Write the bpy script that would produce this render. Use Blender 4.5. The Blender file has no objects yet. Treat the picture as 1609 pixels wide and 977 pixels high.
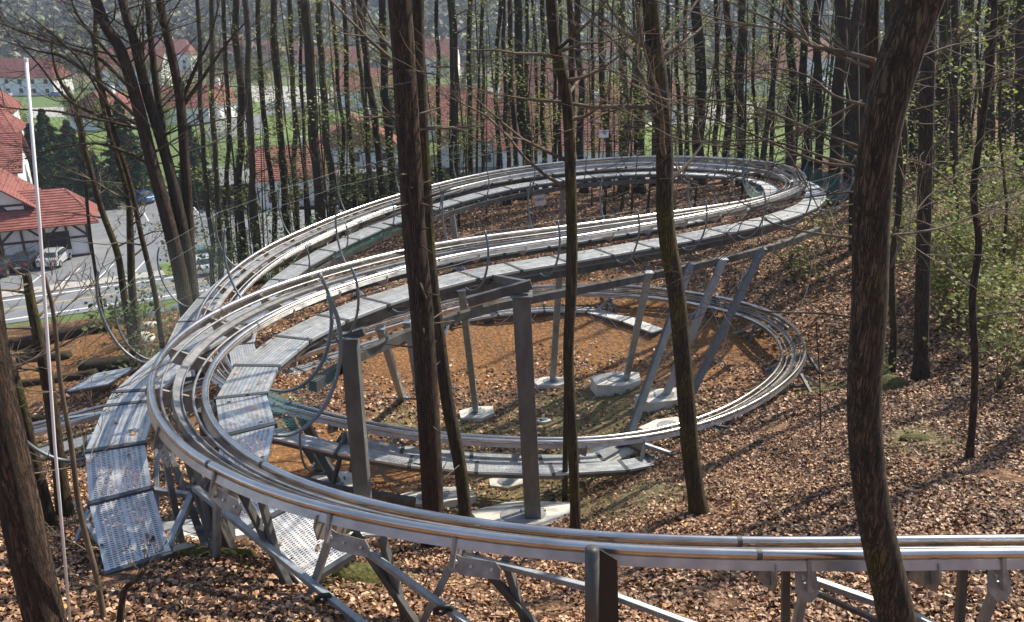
import bpy, math, random
import numpy as np
from mathutils import Vector, Matrix, noise
R = math.radians
rnd = random.Random(7)
nrg = np.random.default_rng(5)
SC = bpy.context.scene
COL = SC.collection
# ------------------------------------------------------------------ camera, sky, sun
F, CX, CY, PITCH = 1250.0, 804.5, 488.5, R(20)
cam = bpy.data.cameras.new('camera'); co = bpy.data.objects.new('camera', cam); COL.objects.link(co)
cam.sensor_width = 36; cam.lens = 36 * F / 1609; cam.clip_end = 6000; cam.clip_start = .05
co.rotation_euler = (R(90) - PITCH, 0, 0); SC.camera = co
SUN_AZ, SUN_EL = R(52), R(44)      # azimuth from +Y towards +X: the sun stands behind right
world = bpy.data.worlds.new('World'); SC.world = world; world.use_nodes = True
wn = world.node_tree.nodes; bg = wn['Background']
sky = wn.new('ShaderNodeTexSky'); sky.sky_type = 'NISHITA'; sky.sun_disc = False
sky.sun_elevation = SUN_EL; sky.sun_rotation = SUN_AZ
world.node_tree.links.new(sky.outputs[0], bg.inputs[0]); bg.inputs[1].default_value = .12
sl = bpy.data.lights.new('sun', 'SUN'); sl.energy = 5.0; sl.angle = R(.6); sl.color = (1, .91, .76)
so = bpy.data.objects.new('sun', sl); COL.objects.link(so)
sdir = Vector((math.sin(SUN_AZ) * math.cos(SUN_EL), math.cos(SUN_AZ) * math.cos(SUN_EL), math.sin(SUN_EL)))
so.rotation_euler = sdir.to_track_quat('Z', 'Y').to_euler()
SC.view_settings.view_transform = 'Standard'; SC.view_settings.look = 'None'
SC.view_settings.exposure = .88; SC.view_settings.gamma = 1; SC.view_settings.use_curve_mapping = False
SC.cycles.max_bounces = 6; SC.cycles.transparent_max_bounces = 24; SC.cycles.volume_bounces = 0
# ------------------------------------------------------------------ pixel -> place helpers (measuring only)
cp, sp = math.cos(PITCH), math.sin(PITCH)
def ray(px, py):
    a = (px - CX) / F; b = (CY - py) / F
    return Vector((a, cp + b * sp, -sp + b * cp))
def D(px, py, d): return ray(px, py) * d
def Zp(px, py, z): r = ray(px, py); return r * (z / r.z)
def Yp(px, py, y): r = ray(px, py); return r * (y / r.y)
# ------------------------------------------------------------------ materials
MATS = {}
def mat(name, base=(.5, .5, .5), rough=.6, metal=0, build=None):
    if name in MATS: return MATS[name]
    m = bpy.data.materials.new(name); m.use_nodes = True
    nt = m.node_tree; b = nt.nodes['Principled BSDF']
    b.inputs['Base Color'].default_value = (*base, 1); b.inputs['Roughness'].default_value = rough
    b.inputs['Metallic'].default_value = metal
    if build: build(nt, b)
    MATS[name] = m; return m
def nd(nt, t, **kw):
    n = nt.nodes.new(t)
    for k, v in kw.items():
        if k in n.inputs: n.inputs[k].default_value = v
        else: setattr(n, k, v)
    return n
def coords(nt, scale=(1, 1, 1), out='Object'):
    tc = nt.nodes.new('ShaderNodeTexCoord'); mp = nt.nodes.new('ShaderNodeMapping')
    mp.inputs['Scale'].default_value = scale
    nt.links.new(tc.outputs[out], mp.inputs[0]); return mp.outputs[0]
def ramp(nt, fac, stops):
    r = nt.nodes.new('ShaderNodeValToRGB'); e = r.color_ramp.elements
    while len(e) < len(stops): e.new(.5)
    for i, (p, c) in enumerate(stops):
        e[i].position = p; e[i].color = (*c, 1)
    nt.links.new(fac, r.inputs[0]); return r.outputs[0]
def mixc(nt, fac, a, b, mode='MIX'):
    m = nt.nodes.new('ShaderNodeMix'); m.data_type = 'RGBA'; m.blend_type = mode
    for s, v in ((0, fac), (6, a), (7, b)):
        if hasattr(v, 'links'): nt.links.new(v, m.inputs[s])
        elif s == 0: m.inputs[0].default_value = v
        else: m.inputs[s].default_value = (*v, 1)
    return m.outputs[2]
def bump(nt, b, h, strength=.5, dist=.02):
    n = nt.nodes.new('ShaderNodeBump'); n.inputs['Strength'].default_value = strength
    n.inputs['Distance'].default_value = dist
    nt.links.new(h, n.inputs['Height']); nt.links.new(n.outputs[0], b.inputs['Normal'])
def noisy(stops, scale=5, detail=6, bs=.3, bd=.02, stretch=(1, 1, 1), out='Object'):
    def f(nt, b):
        v = coords(nt, stretch, out)
        n = nd(nt, 'ShaderNodeTexNoise', Scale=scale, Detail=detail); nt.links.new(v, n.inputs['Vector'])
        nt.links.new(ramp(nt, n.outputs[0], stops), b.inputs['Base Color'])
        if bs: bump(nt, b, n.outputs[0], bs, bd)
    return f
def bark_fn(c1, c2, moss=0., lichen=0.):
    def f(nt, b):
        v = coords(nt, (1, 1, .13))
        n = nd(nt, 'ShaderNodeTexNoise', Scale=26., Detail=8., Roughness=.7); nt.links.new(v, n.inputs['Vector'])
        vo = nd(nt, 'ShaderNodeTexVoronoi', Scale=42.); vo.feature = 'DISTANCE_TO_EDGE'
        w = nd(nt, 'ShaderNodeTexNoise', Scale=11., Detail=6., Roughness=.7); nt.links.new(v, w.inputs['Vector'])
        va = nd(nt, 'ShaderNodeVectorMath', operation='MULTIPLY_ADD'); nt.links.new(w.outputs[1], va.inputs[0])
        va.inputs[1].default_value = (.14, .14, .14); nt.links.new(v, va.inputs[2]); nt.links.new(va.outputs[0], vo.inputs['Vector'])
        mth = nd(nt, 'ShaderNodeMath', operation='MULTIPLY'); nt.links.new(vo.outputs[0], mth.inputs[0]); mth.inputs[1].default_value = 3.
        ad = nd(nt, 'ShaderNodeMath', operation='ADD', use_clamp=True); nt.links.new(mth.outputs[0], ad.inputs[0]); nt.links.new(n.outputs[0], ad.inputs[1])
        col = ramp(nt, n.outputs[0], [(.3, c1), (.7, c2)])
        if moss:
            v2 = coords(nt, (1, 1, .5)); n2 = nd(nt, 'ShaderNodeTexNoise', Scale=3.2, Detail=5.); nt.links.new(v2, n2.inputs['Vector'])
            fm = ramp(nt, n2.outputs[0], [(.62 - moss, (0, 0, 0)), (.72 - moss * .6, (1, 1, 1))])
            col = mixc(nt, fm, col, (.11, .09, .02))
        if lichen:
            v3 = coords(nt); n3 = nd(nt, 'ShaderNodeTexNoise', Scale=38., Detail=2.); nt.links.new(v3, n3.inputs['Vector'])
            fl = ramp(nt, n3.outputs[0], [(.755 - lichen, (0, 0, 0)), (.80 - lichen, (.6, .6, .6))])
            col = mixc(nt, fl, col, (.36, .38, .33))
        crk = ramp(nt, mth.outputs[0], [(.0, (.16, .14, .13)), (.35, (1, 1, 1))]); col = mixc(nt, .62, col, crk, 'MULTIPLY')
        nt.links.new(col, b.inputs['Base Color']); bump(nt, b, ad.outputs[0], 1., .05)
    return f
def grimy(c1, c2, rust=(.10, .05, .025), sc=5.):
    def f(nt, b):
        v = coords(nt, (1, 1, .35)); n = nd(nt, 'ShaderNodeTexNoise', Scale=sc, Detail=8., Roughness=.7); nt.links.new(v, n.inputs['Vector'])
        n2 = nd(nt, 'ShaderNodeTexNoise', Scale=2.3, Detail=9., Roughness=.75); nt.links.new(v, n2.inputs['Vector'])
        col = mixc(nt, ramp(nt, n2.outputs[0], [(.58, (0, 0, 0)), (.72, (.7, .7, .7))]), ramp(nt, n.outputs[0], [(.3, c1), (.7, c2)]), rust)
        nt.links.new(col, b.inputs['Base Color']); r_ = nd(nt, 'ShaderNodeMapRange'); nt.links.new(n.outputs[0], r_.inputs[0]); r_.inputs[3].default_value = .35; r_.inputs[4].default_value = .75
        nt.links.new(r_.outputs[0], b.inputs['Roughness']); bump(nt, b, n.outputs[0], .2, .004)
    return f
M_bark = mat('bark', rough=.95, build=bark_fn((.022, .015, .010), (.125, .092, .064), .06))
M_barkred = mat('bark_reddish', rough=.95, build=bark_fn((.026, .014, .009), (.12, .072, .045), 0, .03))
M_barkmoss = mat('bark_mossy', rough=.95, build=bark_fn((.026, .018, .01), (.13, .095, .055), .14, .01))
M_barkbig = mat('bark_furrowed', rough=.95, build=bark_fn((.03, .02, .013), (.15, .105, .065), .08, .02))
M_barkpale = mat('bark_pale', rough=.95, build=bark_fn((.04, .032, .022), (.19, .16, .11), .06))
M_twig = mat('twig', rough=.9, build=noisy([(.3, (.05, .035, .023)), (.7, (.19, .145, .10))], 4, 3, 0))
M_steel = mat('galvanised_steel', rough=.42, metal=.65, build=grimy((.24, .28, .31), (.44, .48, .51), (.22, .19, .15), 11.))
M_dark = mat('weathered_dark_steel', rough=.6, metal=.4, build=grimy((.06, .06, .058), (.17, .165, .155)))
M_post = mat('grey_post_steel', rough=.55, metal=.35, build=grimy((.09, .10, .105), (.20, .205, .20), (.13, .10, .07)))
M_rail = mat('polished_rail_steel', rough=.24, metal=1, build=noisy([(.3, (.52, .48, .44)), (.7, (.76, .72, .68))], 3, 7, .03, .002, (1, 1, 1)))
M_rail2 = mat('dull_rail_steel', rough=.38, metal=.9, build=noisy([(.3, (.42, .42, .42)), (.7, (.62, .61, .59))], 6, 5, .05, .002))
M_guide = mat('grey_guide_steel', rough=.5, metal=.7, build=noisy([(.3, (.20, .20, .20)), (.7, (.38, .37, .36))], 6, 5, .05, .002))
M_plate = mat('bracket_plate', rough=.5, metal=.6, build=noisy([(.3, (.22, .20, .18)), (.7, (.42, .40, .37))], 9, 5, .1, .003))
M_hoop = mat('grey_hoop_tube', (.17, .20, .22), .5, .5)
M_strap = mat('dark_joint_strap', (.075, .085, .095), .6, .3)
M_wire = mat('wire', (.45, .46, .46), .4, .8)
M_wired = mat('dull_wire', (.16, .19, .19), .6, .2)
M_conc = mat('concrete', rough=.9, build=noisy([(.25, (.40, .37, .31)), (.5, (.60, .57, .50)), (.75, (.74, .71, .64))], 3.5, 8, .3, .02))
M_white = mat('white_paint', (.8, .8, .8), .4)
M_black = mat('black_plastic', (.015, .015, .016), .5)
M_rubber = mat('tyre_rubber', (.02, .02, .02), .8)
def grate_fn(nt, b):
    uv = coords(nt, (1, 1, 1), 'UV')
    br = nd(nt, 'ShaderNodeTexBrick', Scale=1.); nt.links.new(uv, br.inputs['Vector'])
    br.offset = 0.; br.inputs['Mortar Size'].default_value = .0085; br.inputs['Mortar Smooth'].default_value = .1
    br.inputs['Brick Width'].default_value = .052; br.inputs['Row Height'].default_value = .026
    br.inputs['Color1'].default_value = (1, 1, 1, 1); br.inputs['Color2'].default_value = (1, 1, 1, 1); br.inputs['Mortar'].default_value = (0, 0, 0, 1)
    # fac = 1 on the mortar, i.e. on the metal between the slots
    n = nd(nt, 'ShaderNodeTexNoise', Scale=7., Detail=5.); nt.links.new(uv, n.inputs['Vector'])
    nt.links.new(ramp(nt, n.outputs[0], [(.3, (.40, .43, .45)), (.7, (.64, .655, .66))]), b.inputs['Base Color'])
    sx = nd(nt, 'ShaderNodeSeparateXYZ'); nt.links.new(uv, sx.inputs[0])
    # plain ribs at the middle and the borders of a panel (u is metres from the middle)
    ab = nd(nt, 'ShaderNodeMath', operation='ABSOLUTE'); nt.links.new(sx.outputs[0], ab.inputs[0])
    g1 = nd(nt, 'ShaderNodeMath', operation='LESS_THAN'); nt.links.new(ab.outputs[0], g1.inputs[0]); g1.inputs[1].default_value = .02
    g2 = nd(nt, 'ShaderNodeMath', operation='GREATER_THAN'); nt.links.new(ab.outputs[0], g2.inputs[0]); g2.inputs[1].default_value = .27
    m1 = nd(nt, 'ShaderNodeMath', operation='MAXIMUM'); nt.links.new(g1.outputs[0], m1.inputs[0]); nt.links.new(g2.outputs[0], m1.inputs[1])
    m2 = nd(nt, 'ShaderNodeMath', operation='MAXIMUM'); nt.links.new(m1.outputs[0], m2.inputs[0]); nt.links.new(br.outputs['Fac'], m2.inputs[1])
    nt.links.new(m2.outputs[0], b.inputs['Alpha'])
    bump(nt, b, m2.outputs[0], .5, .01)
M_grate = mat('perforated_grating', rough=.42, metal=.55, build=grate_fn)
def net_fn(col, th):
    def f(nt, b):
        uv = coords(nt, (1, 1, 1), 'UV')
        mp = nd(nt, 'ShaderNodeMapping'); mp.inputs['Rotation'].default_value = (0, 0, R(45)); nt.links.new(uv, mp.inputs[0])
        sx = nd(nt, 'ShaderNodeSeparateXYZ'); nt.links.new(mp.outputs[0], sx.inputs[0])
        outs = []
        for k in (0, 1):
            m = nd(nt, 'ShaderNodeMath', operation='PINGPONG'); m.inputs[1].default_value = .03; nt.links.new(sx.outputs[k], m.inputs[0])
            l = nd(nt, 'ShaderNodeMath', operation='LESS_THAN'); l.inputs[1].default_value = th; nt.links.new(m.outputs[0], l.inputs[0]); outs.append(l)
        mx = nd(nt, 'ShaderNodeMath', operation='MAXIMUM'); nt.links.new(outs[0].outputs[0], mx.inputs[0]); nt.links.new(outs[1].outputs[0], mx.inputs[1])
        nt.links.new(mx.outputs[0], b.inputs['Alpha'])
    return f
M_netg = mat('green_netting', (.015, .10, .085), .7, 0, net_fn((0, 0, 0), .0065))
M_netw = mat('wire_netting', (.10, .14, .14), .6, .1, net_fn((0, 0, 0), .0013))
def leafc(name, stops, transl=True):
    def f(nt, b):
        g = nd(nt, 'ShaderNodeNewGeometry'); c = ramp(nt, g.outputs['Random Per Island'], stops)
        nt.links.new(c, b.inputs['Base Color'])
        if transl:
            t = nd(nt, 'ShaderNodeBsdfTranslucent'); nt.links.new(c, t.inputs[0])
            mx = nd(nt, 'ShaderNodeMixShader'); mx.inputs[0].default_value = .45
            o = nt.nodes['Material Output']; nt.links.new(b.outputs[0], mx.inputs[1]); nt.links.new(t.outputs[0], mx.inputs[2]); nt.links.new(mx.outputs[0], o.inputs[0])
    return mat(name, rough=.65, build=f)
def litter_fn(nt, b):
    g = nd(nt, 'ShaderNodeNewGeometry')
    c = ramp(nt, g.outputs['Random Per Island'], [(0, (.04, .021, .012)), (.18, (.11, .056, .029)), (.40, (.21, .112, .060)), (.60, (.34, .20, .115)), (.80, (.50, .33, .21)), (.95, (.74, .58, .43)), (1, (.45, .29, .06))])
    v = coords(nt); n = nd(nt, 'ShaderNodeTexNoise', Scale=.9, Detail=5., Roughness=.65); nt.links.new(v, n.inputs['Vector'])
    w = ramp(nt, n.outputs[0], [(.34, (.50, .43, .38)), (.48, (.92, .83, .76)), (.64, (1.12, 1.0, .9))])
    nt.links.new(mixc(nt, 1., c, w, 'MULTIPLY'), b.inputs['Base Color'])
M_litter = mat('dry_leaves', rough=.6, build=litter_fn)
M_litter_old = leafc('dry_leaves_old', [(0, (.055, .030, .018)), (.2, (.13, .067, .036)), (.45, (.22, .125, .07)), (.65, (.33, .20, .12)), (.85, (.45, .31, .20)), (.97, (.60, .46, .33)), (1, (.40, .28, .06))], False)
M_spring = leafc('spring_leaves', [(0, (.10, .15, .03)), (.5, (.20, .26, .06)), (1, (.34, .38, .10))])
M_spring2 = leafc('budding_leaves', [(0, (.16, .18, .05)), (.5, (.28, .32, .09)), (1, (.42, .44, .16))])
M_shrub = leafc('shrub_leaves', [(0, (.10, .12, .025)), (.5, (.23, .26, .07)), (1, (.42, .43, .15))])
M_needle = leafc('conifer_needles', [(0, (.015, .038, .014)), (.6, (.035, .075, .022)), (1, (.08, .13, .035))])
M_pine = leafc('pine_needles', [(0, (.05, .09, .03)), (.6, (.10, .15, .05)), (1, (.17, .22, .08))])
M_moss = mat('moss', rough=1, build=noisy([(.3, (.03, .035, .01)), (.7, (.13, .12, .03))], 20, 5, 1, .03))
# ------------------------------------------------------------------ mesh builder
class MB:
    def __init__(s): s.v = []; s.f = []; s.uv = []; s.smooth = False
    def quad(s, a, b, c, d, uv=None):
        n = len(s.v); s.v += [tuple(a), tuple(b), tuple(c), tuple(d)]; s.f.append((n, n+1, n+2, n+3))
        s.uv += list(uv) if uv else [(0, 0)] * 4
    def poly(s, pts):
        n = len(s.v); s.v += [tuple(p) for p in pts]; s.f.append(tuple(range(n, n+len(pts)))); s.uv += [(0, 0)] * len(pts)
    def box(s, c, size, rz=0, M=None):
        c = Vector(c); hx, hy, hz = [k/2 for k in size]
        m = M if M is not None else Matrix.Rotation(rz, 3, 'Z')
        s.frame_box(c, m @ Vector((hx, 0, 0)), m @ Vector((0, hy, 0)), m @ Vector((0, 0, hz)))
    def frame_box(s, c, a, b, h):
        n = len(s.v)
        for sz in (-1, 1):
            for sx, sy in ((-1, -1), (1, -1), (1, 1), (-1, 1)): s.v.append(tuple(c + a*sx + b*sy + h*sz))
        for f in ((3, 2, 1, 0), (4, 5, 6, 7), (0, 1, 5, 4), (1, 2, 6, 5), (2, 3, 7, 6), (3, 0, 4, 7)):
            s.f.append(tuple(n+i for i in f)); s.uv += [(0, 0)] * 4
    def beam(s, p, q, w, h=None, up=(0, 0, 1)):
        p = Vector(p); q = Vector(q); t = q - p; L = t.length
        if L < 1e-6: return
        t /= L; up = Vector(up)
        if abs(t.dot(up)) > .98: up = Vector((1, 0, 0))
        a = t.cross(up).normalized(); b = a.cross(t).normalized()
        s.frame_box((p+q)/2, a*(w/2), t*(L/2), b*((h or w)/2))
    def tube(s, pts, r, n=8, closed=False, cap=True):
        pts = [Vector(p) for p in pts]; m = len(pts)
        if m < 2: return
        rs = r if isinstance(r, (list, tuple)) else [r]*m
        b0 = len(s.v); prev = None
        for i in range(m):
            t = (pts[min(i+1, m-1)] - pts[max(i-1, 0)])
            t = t.normalized() if t.length > 1e-9 else Vector((0, 0, 1))
            if prev is None:
                a = t.cross(Vector((0, 0, 1)))
                if a.length < .1: a = t.cross(Vector((1, 0, 0)))
                a.normalize()
            else:
                a = prev - t*prev.dot(t); a = a.normalized() if a.length > 1e-6 else prev
            prev = a; b = t.cross(a)
            for k in range(n):
                an = 2*math.pi*k/n
                s.v.append(tuple(pts[i] + (a*math.cos(an) + b*math.sin(an))*rs[i]))
        for i in range(m-1):
            for k in range(n):
                s.f.append((b0+i*n+k, b0+i*n+(k+1) % n, b0+(i+1)*n+(k+1) % n, b0+(i+1)*n+k)); s.uv += [(0, 0)]*4
        if cap:
            s.f.append(tuple(b0+k for k in range(n-1, -1, -1))); s.uv += [(0, 0)]*n
            s.f.append(tuple(b0+(m-1)*n+k for k in range(n))); s.uv += [(0, 0)]*n
    def build(s, name, m, parent=None, uv=False, bevel=0, smooth=None):
        me = bpy.data.meshes.new(name)
        me.from_pydata(s.v, [], s.f); me.materials.append(m)
        if uv:
            l = me.uv_layers.new(name='UVMap'); l.data.foreach_set('uv', np.array(s.uv, 'f').ravel())
        if (s.smooth if smooth is None else smooth): me.polygons.foreach_set('use_smooth', [True]*len(me.polygons))
        me.update()
        o = bpy.data.objects.new(name, me); COL.objects.link(o)
        if parent: o.parent = parent
        if bevel:
            md = o.modifiers.new('bevel', 'BEVEL'); md.width = bevel; md.segments = 2; md.limit_method = 'ANGLE'
        return o
def thing(name, label, cat, loc=(0, 0, 0), group=None):
    # the empties stay at the world origin offset 'loc'; children are built relative to loc
    o = bpy.data.objects.new(name, None); COL.objects.link(o); o.location = loc; o.empty_display_size = .2
    o['label'] = label; o['category'] = cat
    if group: o['group'] = group
    return o
def wthing(name, label, cat, group=None, base=None):
    # thing whose parts are built in world coordinates: call fix(root) after adding them
    o = thing(name, label, cat, (0, 0, 0), group); o['_base'] = [float(v) for v in base] if base is not None else [0, 0, 0]; return o
def fix(root):
    b = Vector(root['_base']); del root['_base']; root.location = b
    for ch in root.children: ch.location = ch.location - b
def tag(o, label, cat, group=None):
    o['label'] = label; o['category'] = cat
    if group: o['group'] = group
    return o
def kind(o, k): o['kind'] = k; return o
# ------------------------------------------------------------------ terrain
FLOOR = -22.0
GP = [(900,977,7.3),(500,960,7.0),(300,885,8.0),(215,893,7.8),(0,977,6.4),(0,900,7.4),(1300,977,7.2),(1600,977,6.9),(1600,900,8.2),(1300,800,10.3),
 (1100,812,12),(905,842,12),(680,872,11),(100,800,12),(0,740,19.5),(100,600,25),(50,540,30),(250,560,26),(320,845,11.2),(270,800,12.8),
 (520,775,15.6),(680,790,15.2),(840,825,14.2),(750,650,20),(865,605,21.5),(970,607,20.3),(1040,635,18.7),(1040,670,17.4),(950,715,16.4),
 (1270,600,20.2),(1300,540,22.5),(1180,520,23.8),(900,500,26),(750,560,23.5),(900,440,28.3),(860,350,36),(1100,430,27.6),(1250,420,27),
 (1300,350,32),(1450,590,18),(1609,600,16),(1609,450,22),(1609,350,28),(1609,250,38),(1450,330,33),(1450,450,24),(1609,800,10),(1609,700,12.4),
 (1540,720,12.5),(1300,700,14),(1150,745,14),(600,600,21.5),(450,640,19.2),(400,700,17.2),(200,700,18),(640,425,32),(450,440,34.5),(300,505,27.5),
 (700,335,40),(1000,305,42),(1200,300,40),(1360,700,13.5),(1050,770,13.2),(100,506,40),(200,500,38),(270,492,36),(-20,520,41),(330,478,38)]
gpts = [tuple(D(*g)) for g in GP]
gpts += [(0,0,-1.9),(-10,0,-2.4),(10,0,-1.6),(0,-15,3),(-25,-5,-1),(30,-5,0),(25,12,-4.2),(40,20,-3.5),(45,40,-2.5),(-25,14,-8.5),(-30,28,-12.5),(-36,46,-19),(-30,42,-17.2),(20,55,-8.5),(0,52,-11),(-14,50,-16.5),(60,60,0)]
gA = np.array(gpts); GN = len(gA); S = 10.
def tps(r2): return np.where(r2 > 1e-12, .5*r2*np.log(r2+1e-12), 0)
K = tps(((gA[:, None, :2]-gA[None, :, :2])**2).sum(-1)/S/S) + np.eye(GN)*.002
Pm = np.c_[np.ones(GN), gA[:, :2]/S]
Am = np.block([[K, Pm], [Pm.T, np.zeros((3, 3))]])
sol = np.linalg.solve(Am, np.r_[gA[:, 2], 0, 0, 0])
def sst(a, b, x): t = np.clip((x-a)/(b-a), 0, 1); return t*t*(3-2*t)
def height(X, Y):
    X = np.atleast_1d(np.asarray(X, float)); Y = np.atleast_1d(np.asarray(Y, float))
    xc = np.clip(X, -35, 60); yc = np.clip(Y, -15, 62)
    out = np.empty(X.shape)
    for i in range(0, X.size, 20000):
        sl_ = slice(i, i+20000); x = xc.ravel()[sl_]; y = yc.ravel()[sl_]
        r2 = ((x[:, None]-gA[None, :, 0])**2 + (y[:, None]-gA[None, :, 1])**2)/S/S
        out.ravel()[sl_] = tps(r2) @ sol[:GN] + sol[GN] + sol[GN+1]*x/S + sol[GN+2]*y/S
    out += .10*np.sin(X*1.3+Y*.7)*np.sin(Y*1.1-X*.4) + .05*np.sin(X*3.1+1)*np.sin(Y*2.7)
    e0 = 46 + np.clip(X, -60, 60)*.12 + np.maximum(X-22, 0)*1.2
    w = sst(e0, e0+16, Y)
    nf = FLOOR + np.maximum(0, (Y-330))*.0
    # hills beyond the town
    hy = np.hypot(X*.8, Y)
    hill = sst(400, 1000, hy)*(115+35*np.sin(X*.006+1)+22*np.sin(X*.017+Y*.004)) + sst(900, 2300, hy)*230
    side = sst(40, 420, np.abs(X)-Y*.55)*55
    nf = nf + hill + np.where(X > 0, side, side*.6)
    return out*(1-w) + nf*w
def gz(x, y): return float(height([x], [y])[0])
def warp(n, ext, k): t = np.linspace(-1, 1, n); return np.sinh(t*k)/math.sinh(k)*ext
gx = warp(361, 2600, 5.2); gy = np.concatenate([np.linspace(-25, -3, 12), np.linspace(-2.7, 60, 230), 60+np.sinh(np.linspace(.02, 1, 110)*4)/math.sinh(4)*3400])
XX, YY = np.meshgrid(gx, gy); ZZ = height(XX.ravel(), YY.ravel()).reshape(XX.shape)
nx, ny = len(gx), len(gy)
idx = np.arange(nx*ny).reshape(ny, nx)
faces = np.stack([idx[:-1, :-1], idx[:-1, 1:], idx[1:, 1:], idx[1:, :-1]], -1).reshape(-1, 4)
me = bpy.data.meshes.new('ground'); me.from_pydata(np.stack([XX, YY, ZZ], -1).reshape(-1, 3).tolist(), [], faces.tolist())
me.polygons.foreach_set('use_smooth', [True]*len(me.polygons))
# zone masks: bare orange soil / town grass / moss
def blob(x, y, px, py, d, r): c = D(px, py, d); return np.exp(-(((x-c.x)**2+(y-c.y)**2)/r/r))
fx, fy = XX.ravel(), YY.ravel()
def soil_mask(x, y):
    s = np.zeros(x.shape)
    for b in ((880,500,25.5,3.9),(760,530,24.5,3.6),(1000,515,24.5,3.6),(1130,520,23.5,2.2),(50,530,31,6),(120,560,27,3.5),(0,560,28,4),(640,560,23,2.5),(1060,580,21,1.6),(480,720,17,2.2),(330,640,19,2.5),(620,730,17,1.5)):
        s = np.maximum(s, blob(x, y, *b))
    return s
def moss_mask(x, y):
    s = np.zeros(x.shape)
    for b in ((560,890,8.5,.9),(860,680,17.5,3),(700,690,18,2.5),(1000,770,13.5,1.3),(1390,600,17.5,1.0),(1440,690,13.5,.8),(300,880,9,.7),(950,640,19,2.5),(120,660,20,2.),(800,760,15,1.5),(1290,610,19,1.)):
        s = np.maximum(s, blob(x, y, *b))
    return s
ca = me.color_attributes.new('zone', 'FLOAT_COLOR', 'POINT')
grass = sst(57, 64, fy - np.clip(fx, -60, 60)*.12 - np.maximum(fx-22, 0)*1.2)
hillm = sst(300, 430, np.hypot(fx*.8, fy)); hillm = np.maximum(hillm, sst(45, 90, np.abs(fx)-fy*.55)*grass)
zc = np.stack([soil_mask(fx, fy)*(1-grass), grass*(1-hillm), moss_mask(fx, fy), hillm], -1)
ca.data.foreach_set('color', zc.astype('f').ravel())
def ground_fn(nt, b):
    at = nd(nt, 'ShaderNodeAttribute', attribute_name='zone'); sc_ = nd(nt, 'ShaderNodeSeparateColor'); nt.links.new(at.outputs[0], sc_.inputs[0])
    v = coords(nt)
    vo = nd(nt, 'ShaderNodeTexVoronoi', Scale=9.); wob = nd(nt, 'ShaderNodeTexNoise', Scale=14., Detail=3.)
    nt.links.new(v, wob.inputs['Vector']); va = nd(nt, 'ShaderNodeVectorMath', operation='MULTIPLY_ADD')
    nt.links.new(wob.outputs[1], va.inputs[0]); va.inputs[1].default_value = (.12, .12, .12); nt.links.new(v, va.inputs[2]); nt.links.new(va.outputs[0], vo.inputs['Vector'])
    litter = ramp(nt, vo.outputs['Color'], [(0, (.035, .017, .009)), (.35, (.10, .048, .024)), (.6, (.20, .10, .048)), (.8, (.32, .18, .09)), (1, (.46, .30, .18))])
    n1 = nd(nt, 'ShaderNodeTexNoise', Scale=1.6, Detail=8., Roughness=.7); nt.links.new(v, n1.inputs['Vector'])
    n2 = nd(nt, 'ShaderNodeTexNoise', Scale=9., Detail=8., Roughness=.7); nt.links.new(v, n2.inputs['Vector'])
    soil = ramp(nt, n2.outputs[0], [(.3, (.07, .03, .011)), (.48, (.19, .085, .028)), (.6, (.30, .15, .05)), (.75, (.46, .28, .12))])
    grs = ramp(nt, n2.outputs[0], [(.3, (.05, .10, .018)), (.7, (.13, .21, .05))])
    mss = ramp(nt, n2.outputs[0], [(.3, (.08, .065, .025)), (.7, (.24, .19, .085))])
    hil = ramp(nt, n2.outputs[0], [(.3, (.05, .045, .035)), (.7, (.13, .12, .08))])
    def fac(sock, lo, hi):
        a = nd(nt, 'ShaderNodeMath', operation='MULTIPLY_ADD'); nt.links.new(n1.outputs[0], a.inputs[0]); a.inputs[1].default_value = .9; nt.links.new(sock, a.inputs[2])
        return ramp(nt, a.outputs[0], [(lo, (0, 0, 0)), (hi, (1, 1, 1))])
    c = mixc(nt, fac(sc_.outputs[2], .78, 1.0), litter, mss)
    c = mixc(nt, fac(sc_.outputs[0], .72, .98), c, soil)
    gcol = mixc(nt, .35, grs, ramp(nt, n1.outputs[0], [(.35, (.16, .13, .07)), (.6, (.10, .17, .035))]))
    c = mixc(nt, sc_.outputs[1], c, gcol)
    c = mixc(nt, at.outputs['Alpha'], c, hil)
    nt.links.new(c, b.inputs['Base Color'])
    ad = nd(nt, 'ShaderNodeMath', operation='ADD'); nt.links.new(vo.outputs[0], ad.inputs[0]); nt.links.new(n2.outputs[0], ad.inputs[1])
    bump(nt, b, ad.outputs[0], .8, .05)
me.materials.append(mat('ground', rough=.95, build=ground_fn))
go = bpy.data.objects.new('ground', me); COL.objects.link(go); kind(go, 'structure')
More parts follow.
